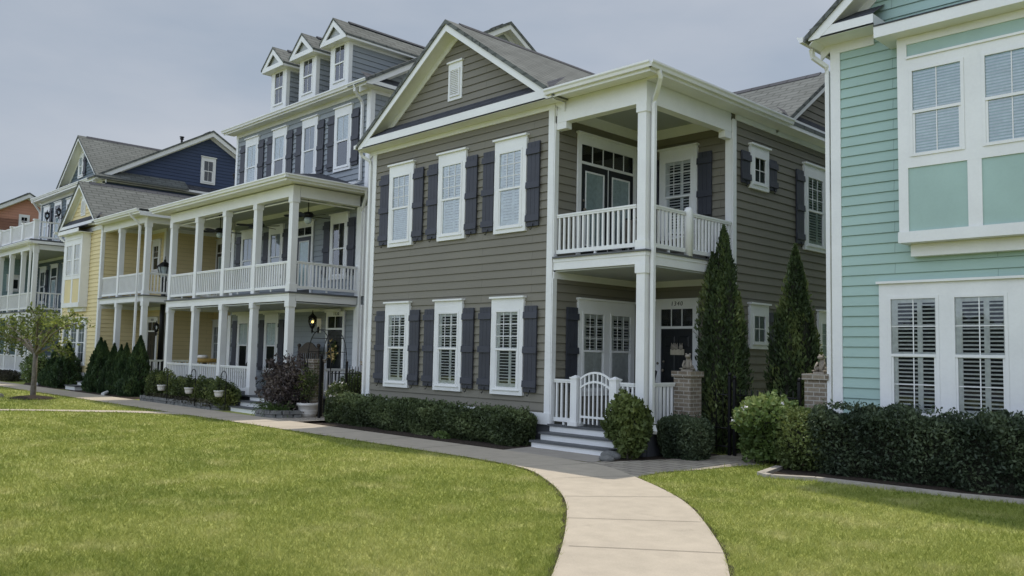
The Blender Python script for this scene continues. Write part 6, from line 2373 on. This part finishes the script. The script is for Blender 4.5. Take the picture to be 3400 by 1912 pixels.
# ------------------------------------------------------------------ lamp post
T = thing("lamp_post", "black street lamp post standing between the yellow and blue-grey houses", "lamp post", (-30.0, 12.2, GZ))
m = MB()
m.lathe([(0.22, 0), (0.22, 0.12), (0.17, 0.2), (0.15, 0.7), (0.12, 0.8), (0.10, 0.95)], (-30.0, 12.2, GZ), 14)
m.tube([(-30.0, 12.2, 0.85), (-30.0, 12.2, 3.85)], [0.10, 0.075], 12)
m.lathe([(0.08, 0), (0.13, 0.05), (0.10, 0.1), (0.14, 0.15)], (-30.0, 12.2, 3.82), 14)
m.build("post", IRON, T)
m = MB()
for k in range(6):
    a = 6.283 * k / 6
    m.tube([(-30.0 + 0.13 * math.cos(a), 12.2 + 0.13 * math.sin(a), 3.95), (-30.0 + 0.24 * math.cos(a), 12.2 + 0.24 * math.sin(a), 4.33)], 0.014, 5)
m.lathe([(0.28, 0), (0.26, 0.04), (0.12, 0.16), (0.05, 0.19), (0.04, 0.26), (0.015, 0.29), (0.012, 0.38)], (-30.0, 12.2, 4.32), 6, False)
m.build("lantern_frame", IRON, T)
m = MB()
m.lathe([(0.12, 0), (0.23, 0.36)], (-30.0, 12.2, 3.96), 6, False)
m.build("lantern_glass", FROST, T)


# ------------------------------------------------------------------ wall lanterns and ceiling fans
def lantern(label, x, y, z, f_, lit=False, s=1.0, group=None):
    """coach lantern on a wall facing -y; (x, y) wall point"""
    T = thing("wall_lantern", label, "wall lantern", (x, y, z), group)
    if lit:
        m = MB()
        m.box(-0.10, 0.10, -0.03, -0.004, -0.20, 0.2)
        m.build("mount_board", WHITE, T, True)
    m = MB()
    m.ball((0, -0.05, -0.12 * s), 0.045 * s, 0.03, 0.1 * s)
    m.tube([(0, -0.05, -0.12 * s), (0, -0.12, -0.2 * s), (0, -0.22, -0.17 * s), (0, -0.24, -0.08 * s)], 0.014 * s, 6)
    m.lathe([(0.012, -0.22), (0.03, -0.16), (0.02, -0.1), (0.06, -0.06), (0.085, 0.0)], (0, -0.24, 0), 10)
    m.build("bracket", IRON, T, True)
    m = MB()
    for k in range(8):
        a = 6.283 * k / 8
        pts = [(0.075, 0.0), (0.115, 0.10), (0.105, 0.2)]
        m.tube([(r * s * math.cos(a), -0.24 + r * s * math.sin(a), q * s) for r, q in pts], 0.008, 5)
    m.lathe([(0.13 * s, 0.2 * s), (0.11 * s, 0.25 * s), (0.05 * s, 0.30 * s), (0.02 * s, 0.34 * s), (0.012, 0.42 * s)], (0, -0.24, 0), 10)
    m.build("cage", IRON, T, True)
    m = MB()
    m.lathe([(0.065 * s, 0.005), (0.105 * s, 0.10 * s), (0.095 * s, 0.195 * s)], (0, -0.24, 0), 10)
    m.build("lantern_glass", PANE, T, True)
    if lit:
        m = MB()
        for dx in (-0.03, 0.03):
            m.ball((dx, -0.24, 0.10), 0.018, 0.018, 0.035)
        m.build("bulb", BULB, T, True)
    return T


lantern("lit black coach lantern on the ground-floor wall of the blue-grey porch", -21.0, 12.965, 2.22, None, True)
lantern("small black coach lantern beside the door of the yellow house", -31.6, 12.9, 2.15, None, False, 0.8)
lantern("black coach lantern by the balcony door of the slate house, left one", -45.4, 12.87, 7.65, None, False, 0.95)
lantern("black coach lantern by the balcony door of the slate house, right one", -43.65, 12.87, 7.65, None, False, 0.95)


def fan(label, x, y, zc, zb, rz, group):
    T = thing("ceiling_fan", label, "ceiling fan", (x, y, zb), group, rz)
    m = MB()
    m.tube([(0, 0, 0.08), (0, 0, zc - zb)], 0.014, 6)
    m.lathe([(0.06, zc - zb - 0.06), (0.07, zc - zb)], (0, 0, 0), 10)
    m.build("downrod", IRON, T, True)
    m = MB()
    m.lathe([(0.05, -0.04), (0.13, -0.02), (0.15, 0.05), (0.11, 0.10), (0.04, 0.12)], (0, 0, 0), 14)
    m.build("motor", IRON, T, True)
    m = MB()
    m.lathe([(0.02, -0.2), (0.08, -0.17), (0.11, -0.1), (0.09, -0.04)], (0, 0, 0), 12)
    m.build("light_bowl", FROST, T, True)
    for k in range(5):
        a = 6.283 * k / 5
        c_, s_ = math.cos(a), math.sin(a)
        m = MB()
        pts = [(0.12, -0.03), (0.24, -0.065), (0.5, -0.075), (0.62, -0.05), (0.65, 0.0), (0.62, 0.05), (0.5, 0.075), (0.24, 0.065), (0.12, 0.03)]
        lo = [(u * c_ - v * s_, u * s_ + v * c_, 0.0 + 0.25 * v) for u, v in pts]
        m.hexa(lo, [(p[0], p[1], p[2] + 0.012) for p in lo])
        m.build("blade", IRON, T, True)
    return T


GF = "dark ceiling fans under the upper porch of the blue-grey house"
fan("dark ceiling fan nearest the corner column of the blue-grey upper porch", -20.05, 11.9, 5.66, 5.08, 0.2, GF)
fan("dark ceiling fan in the middle of the blue-grey upper porch", -23.1, 12.1, 5.66, 5.12, 0.6, GF)
fan("dark ceiling fan at the far left end of the blue-grey upper porch", -25.2, 11.9, 5.66, 5.12, 0.1, GF)


# ------------------------------------------------------------------ stone edging, pots, hooks
def stone_wall(label, path, zb, courses, seed, group=None):
    T = MB()
    r = random.Random(seed)
    for c in range(courses):
        z0 = zb + 0.085 * c
        for (a, b) in zip(path[:-1], path[1:]):
            A_, B_ = Vector((*a, 0)), Vector((*b, 0))
            L = (B_ - A_).length
            d = (B_ - A_).normalized()
            nrm = Vector((-d.y, d.x, 0))
            q = -0.12 if c % 2 else 0.0
            while q < L - 0.02:
                w_ = 0.24 + 0.05 * r.random()
                s0, s1 = max(q, 0), min(q + w_, L)
                if s1 - s0 > 0.05:
                    p0, p1 = A_ + d * (s0 + 0.006), A_ + d * (s1 - 0.006)
                    o1, o2 = 0.012 * r.random(), 0.012 * r.random()
                    f0, f1 = p0 - nrm * (0.02 * r.random()), p1 - nrm * (0.02 * r.random())
                    b0, b1 = p0 + nrm * 0.15, p1 + nrm * 0.15
                    zt = z0 + 0.078 + 0.008 * r.random()
                    e = 0.014
                    T.hexa([(f0.x, f0.y, z0), (f1.x, f1.y, z0), (b1.x, b1.y, z0), (b0.x, b0.y, z0)],
                           [(f0.x + d.x * e + nrm.x * e, f0.y + d.y * e + nrm.y * e, zt - o1), (f1.x - d.x * e + nrm.x * e, f1.y - d.y * e + nrm.y * e, zt - o2), (b1.x, b1.y, zt), (b0.x, b0.y, zt)])
                q += w_
    o = T.build("stone_edging", STONE)
    return tag(o, label, "garden edging", group)


stone_wall("long low stacked-stone edging along the blue-grey house bed beside the walk", [(-25.9, 10.0), (-23.5, 10.03), (-21.35, 10.06), (-21.1, 10.2), (-21.0, 10.6)], GZ, 2, 5)
stone_wall("short curved stacked-stone edging round the strap-leaf bed right of the blue-grey steps", [(-19.42, 10.7), (-19.36, 10.25), (-18.9, 10.02), (-18.5, 10.02), (-18.12, 10.3), (-18.05, 10.75)], GZ, 2, 9)


def hook(label, x, y, zt, group):
    m = MB()
    path = [(x + 0.16, y, GZ + 0.05), (x + 0.16, y, zt - 0.1)]
    for k in range(1, 11):
        t = math.pi * k / 10
        path.append((x + 0.02 + 0.14 * math.cos(t), y, zt - 0.1 + 0.13 * math.sin(t)))
    path.append((x - 0.12, y, zt - 0.18))
    m.tube(path, 0.012, 6)
    return tag(m.build("shepherd_hook", IRON), label, "plant hook", group)


def flowerpot(name, label, x, y, z, r, h_, leafn, ph, seed, group=None, rim=True):
    T = thing(name, label, "plant pot", (x, y, z), group)
    m = MB()
    pr = [(r * 0.66, 0), (r * 0.82, h_ * 0.35), (r * 0.92, h_ * 0.8), (r * 1.02, h_ * 0.82), (r * 1.02, h_ * 0.98), (r * 0.9, h_), (r * 0.86, h_ * 0.9)]
    m.lathe(pr, (0, 0, 0), 18)
    for q in (0.22, 0.42):
        m.lathe([(r * (0.68 + 0.34 * q), h_ * q), (r * (0.74 + 0.32 * q), h_ * (q + 0.03)), (r * (0.70 + 0.34 * q), h_ * (q + 0.06))], (0, 0, 0), 18)
    m.build("pot", POT, T, True)
    P, D = blob_leaves((0, 0, h_ + ph * 0.55), (r * 1.1, r * 1.1, ph * 0.48), leafn, seed, (0.1, 1.1), 0.4, 3.5)
    ok = P[:, 2] > h_ * 0.95
    P, D = P[ok], D[ok]
    ln = 0.06 * (0.7 + 0.6 * RNG.random(len(P)))
    leafmesh("plant", P, D + RNG.normal(size=P.shape) * 0.7, ln, ln * 0.45, LBED, T, clump_tint(P, seed, 8.0), True)
    st = MB()
    for k in range(5):
        a = 1.26 * k
        st.tube([(0, 0, h_ * 0.85), (r * 0.5 * math.cos(a), r * 0.5 * math.sin(a), h_ + ph * 0.5)], 0.006, 5)
    st.build("stem", TWIG, T, True)
    return T


GHK, GPT = "black shepherd hooks in the blue-grey house bed", "white pots hanging from the shepherd hooks"
for i, (x, lab) in enumerate(((-24.95, "left"), (-23.15, "middle"), (-21.4, "right"))):
    where = ("under the first railing bay", "left of the third railing bay", "nearest the steps")[i]
    hook("black shepherd hook %s of the blue-grey porch" % where, x + 0.75, 10.02, 0.93, GHK)
    flowerpot("hanging_pot", "white pot on the shepherd hook %s of the blue-grey porch" % where, x + 0.62, 9.98, 0.31, 0.125, 0.16, 260, 0.36, 120 + i, GPT)
flowerpot("planter", "large white ridged planter on the gravel by the wire arch", -18.2, 11.15 - 0.15, GZ, 0.27, 0.34, 900, 0.85, 130)
for (x, y, b, lab) in ((-28.9, 9.98, (-30.6, 10.9), "white drain pipe poking from the mulch near the right arborvitae"), (-36.9, 10.25, (-38.7, 11.1), "white drain pipe poking from the mulch beside the slate house")):
    m = MB()
    m.tube([(x, y, GZ + 0.05), (b[0], b[1], GZ + 0.10)], 0.055, 10)
    tag(m.build("drain_pipe", WHITE), lab, "pipe", "white drain pipes in the yellow house bed")
m = MB()
m.tube([(-31.2, 7.05, GZ + 0.06), (-28.95, 7.12, GZ + 0.05)], 0.07, 9)
tag(m.build("log", CURB), "pale log lying on the lawn left of the young tree", "log")
# pale curb round the mint house bed
m = MB()
cp = BED_MINT[1:10]
for (a, b) in zip(cp[:-1], cp[1:]):
    d = Vector((b[0] - a[0], b[1] - a[1], 0)).normalized()
    nn = Vector((d.y, -d.x, 0)) * 0.055
    m.hexa([(a[0] - nn.x, a[1] - nn.y, GZ), (b[0] - nn.x, b[1] - nn.y, GZ), (b[0] + nn.x, b[1] + nn.y, GZ), (a[0] + nn.x, a[1] + nn.y, GZ)],
           [(a[0] - nn.x, a[1] - nn.y, GZ + 0.05), (b[0] - nn.x, b[1] - nn.y, GZ + 0.05), (b[0] + nn.x, b[1] + nn.y, GZ + 0.05), (a[0] + nn.x, a[1] + nn.y, GZ + 0.05)])
tag(m.build("garden_edging", CURB), "pale concrete edging strip round the mulch bed of the mint house", "garden edging")
m = MB()
for (c, r) in (((-8.62, 10.62, GZ + 0.05), (0.20, 0.09, 0.08)), ((-8.45, 10.32, GZ + 0.04), (0.14, 0.10, 0.06))):
    m.ball(c, *r)
tag(m.build("edging_stones", STONE), "rough grey stones at the foot of the shrub by the white steps", "stone")

# ------------------------------------------------------------------ door decorations
T = thing("wreath", "wreath of yellow flowers on the dark door of the blue-grey house", "wreath", (-20.15, 12.93, 1.55))
P, D = blob_leaves((-20.15, 12.9, 1.5), (0.17, 0.05, 0.28), 500, 5, (0.3, 1.05), 0.2)
leafmesh("foliage", P, D + RNG.normal(size=P.shape), 0.06, 0.03, LBED, T)
Pf = np.array([(-20.15 + 0.12 * RNG.normal() * 0.8, 12.84, 1.5 + 0.14 * RNG.normal()) for _ in range(60)])
leafmesh("flowers", Pf, RNG.normal(size=Pf.shape), 0.08, 0.06, FLOWY, T)
T = thing("door_sign", "small cream welcome board with carved animals on the dark door of number 1340", "sign", (-9.58, 13.8, 1.7))
bk = F('front', 13.85)
m = MB()
m.fb(bk, -9.74, -9.43, 0.05, 0.075, 1.59, 1.70)
m.build("board", CREAM, T)
m = MB()
for x in (-9.69, -9.61, -9.50):
    m.ball(bk.p(x, 0.07, 1.735), 0.05, 0.02, 0.055)
    m.ball(bk.p(x - 0.025, 0.07, 1.79), 0.014, 0.01, 0.03)
    m.ball(bk.p(x + 0.025, 0.07, 1.79), 0.014, 0.01, 0.03)
m.build("carving", STATUE, T)


# ------------------------------------------------------------------ porch furniture
def chair(label, x, y, z, rz, frame, seat, group=None, s=1.0):
    T = thing("porch_chair", label, "chair", (x, y, z), group, rz)
    m = MB()
    for sx_ in (-0.27, 0.27):
        m.tube([(sx_ * s, -0.25 * s, 0), (sx_ * s, -0.25 * s, 0.58 * s), (sx_ * s, 0.25 * s, 0.60 * s)], 0.018, 6)
        m.tube([(sx_ * s, 0.25 * s, 0), (sx_ * s, 0.25 * s, 0.45 * s), (sx_ * s, 0.36 * s, 0.95 * s)], 0.018, 6)
    m.tube([(-0.27 * s, 0.36 * s, 0.95 * s), (0, 0.37 * s, 0.99 * s), (0.27 * s, 0.36 * s, 0.95 * s)], 0.018, 6)
    m.tube([(-0.27 * s, -0.25 * s, 0.38 * s), (0.27 * s, -0.25 * s, 0.38 * s)], 0.015, 6)
    m.build("frame", frame, T, True)
    m = MB()
    m.box(-0.25 * s, 0.25 * s, -0.26 * s, 0.24 * s, 0.38 * s, 0.47 * s)
    m.build("seat", seat, T, True)
    m = MB()
    m.hexa([(-0.25 * s, 0.20 * s, 0.48 * s), (0.25 * s, 0.20 * s, 0.48 * s), (0.25 * s, 0.28 * s, 0.48 * s), (-0.25 * s, 0.28 * s, 0.48 * s)],
           [(-0.25 * s, 0.29 * s, 0.92 * s), (0.25 * s, 0.29 * s, 0.92 * s), (0.25 * s, 0.37 * s, 0.92 * s), (-0.25 * s, 0.37 * s, 0.92 * s)])
    m.build("backrest", seat, T, True)
    return T


chair("black patio chair with black-and-cream cushion behind the white porch gate", -9.72, 12.55, 0.33, -0.5, IRON, CUSH)
chair("dark patio chair on the upper balcony of the grey house, left", -9.75, 12.7, 3.285, 0.6, IRON, WOOD, "balcony chairs of the grey house", 0.9)
chair("dark patio chair on the upper balcony of the grey house, right", -8.95, 13.2, 3.285, -0.4, IRON, WOOD, "balcony chairs of the grey house", 0.9)
chair("black rocking-style chair on the lower porch at the steps of the blue-grey house", -22.0, 12.35, 0.33, -0.6, IRON, IRON)
chair("low black lounge chair behind the lower railing of the blue-grey house", -24.0, 12.2, 0.33, 0.0, IRON, IRON, None, 0.85)
T = thing("bench", "brown wooden bench with arched slatted back on the lower blue-grey porch", "bench", (-20.95, 12.5, 0.33))
m = MB()
m.box(-0.5, 0.5, -0.35, 0.1, 0.42, 0.47)
m.build("seat", WOOD, T, True)
m = MB()
for k in range(9):
    x = -0.42 + 0.84 * k / 8
    m.box(x - 0.02, x + 0.02, 0.1, 0.125, 0.5, 1.2)
pts = [(-0.5 + 1.0 * k / 12, 1.2 + 0.22 * math.sin(math.pi * k / 12)) for k in range(13)]
f0 = F('front', 0.0)
m.ext(f0, [(-0.5, 1.12)] + pts + [(0.5, 1.12)], -0.13, -0.095)
m.build("backrest", WOOD, T, True)
m = MB()
for x in (-0.5, 0.5):
    m.tube([(x, 0.11, 0), (x, 0.11, 1.28)], 0.035, 8)
    m.ball((x, 0.11, 1.33), 0.055)
for x in (-0.46, 0.46):
    m.tube([(x, -0.32, 0), (x, -0.32, 0.66)], 0.03, 8)
    m.box(x - 0.03, x + 0.03, -0.35, 0.1, 0.64, 0.68)
m.build("leg", WOOD, T, True)
T = thing("porch_table", "round ochre-edged table on the lower blue-grey porch with a white tub on it", "table", (-25.4, 11.7, 0.33))
m = MB()
m.lathe([(0.44, 0.76), (0.46, 0.78), (0.46, 0.86), (0.44, 0.88)], (0, 0, 0), 24)
m.build("tabletop", OCHRE, T, True)
m = MB()
m.tube([(0, 0, 0), (0, 0, 0.76)], 0.06, 10)
m.lathe([(0.3, 0), (0.28, 0.03), (0.06, 0.06)], (0, 0, 0), 16)
m.build("leg", WOOD, T, True)
m = MB()
m.lathe([(0.13, 0), (0.17, 0.03), (0.16, 0.08), (0.11, 0.11)], (-25.45, 11.65, 1.21), 14)
tag(m.build("tub", POT), "white tub on the ochre-edged porch table", "tub")

# ------------------------------------------------------------------ trees across the green, behind the viewer (they darken the glass)
n = 9000
a = RNG.random(n) * math.pi * 1.25 + math.pi * 0.85
R_ = 45 + 10 * RNG.random(n)
P = np.column_stack([R_ * np.cos(a) - 8, R_ * np.sin(a) * 0.8 - 4, 6.2 * RNG.random(n) ** 0.8])
P[:, 2] *= 0.75 + 0.35 * np.sin(a * 23) * np.sin(a * 9 + 1)
o = leafmesh("treeline", P, RNG.normal(size=(n, 3)), 1.9, 1.5, LROUND, None, clump_tint(P * 0.2, 3, 2.0))
tag(o, "far line of trees across the green, reflected in the lower windows", "trees", None, "stuff")
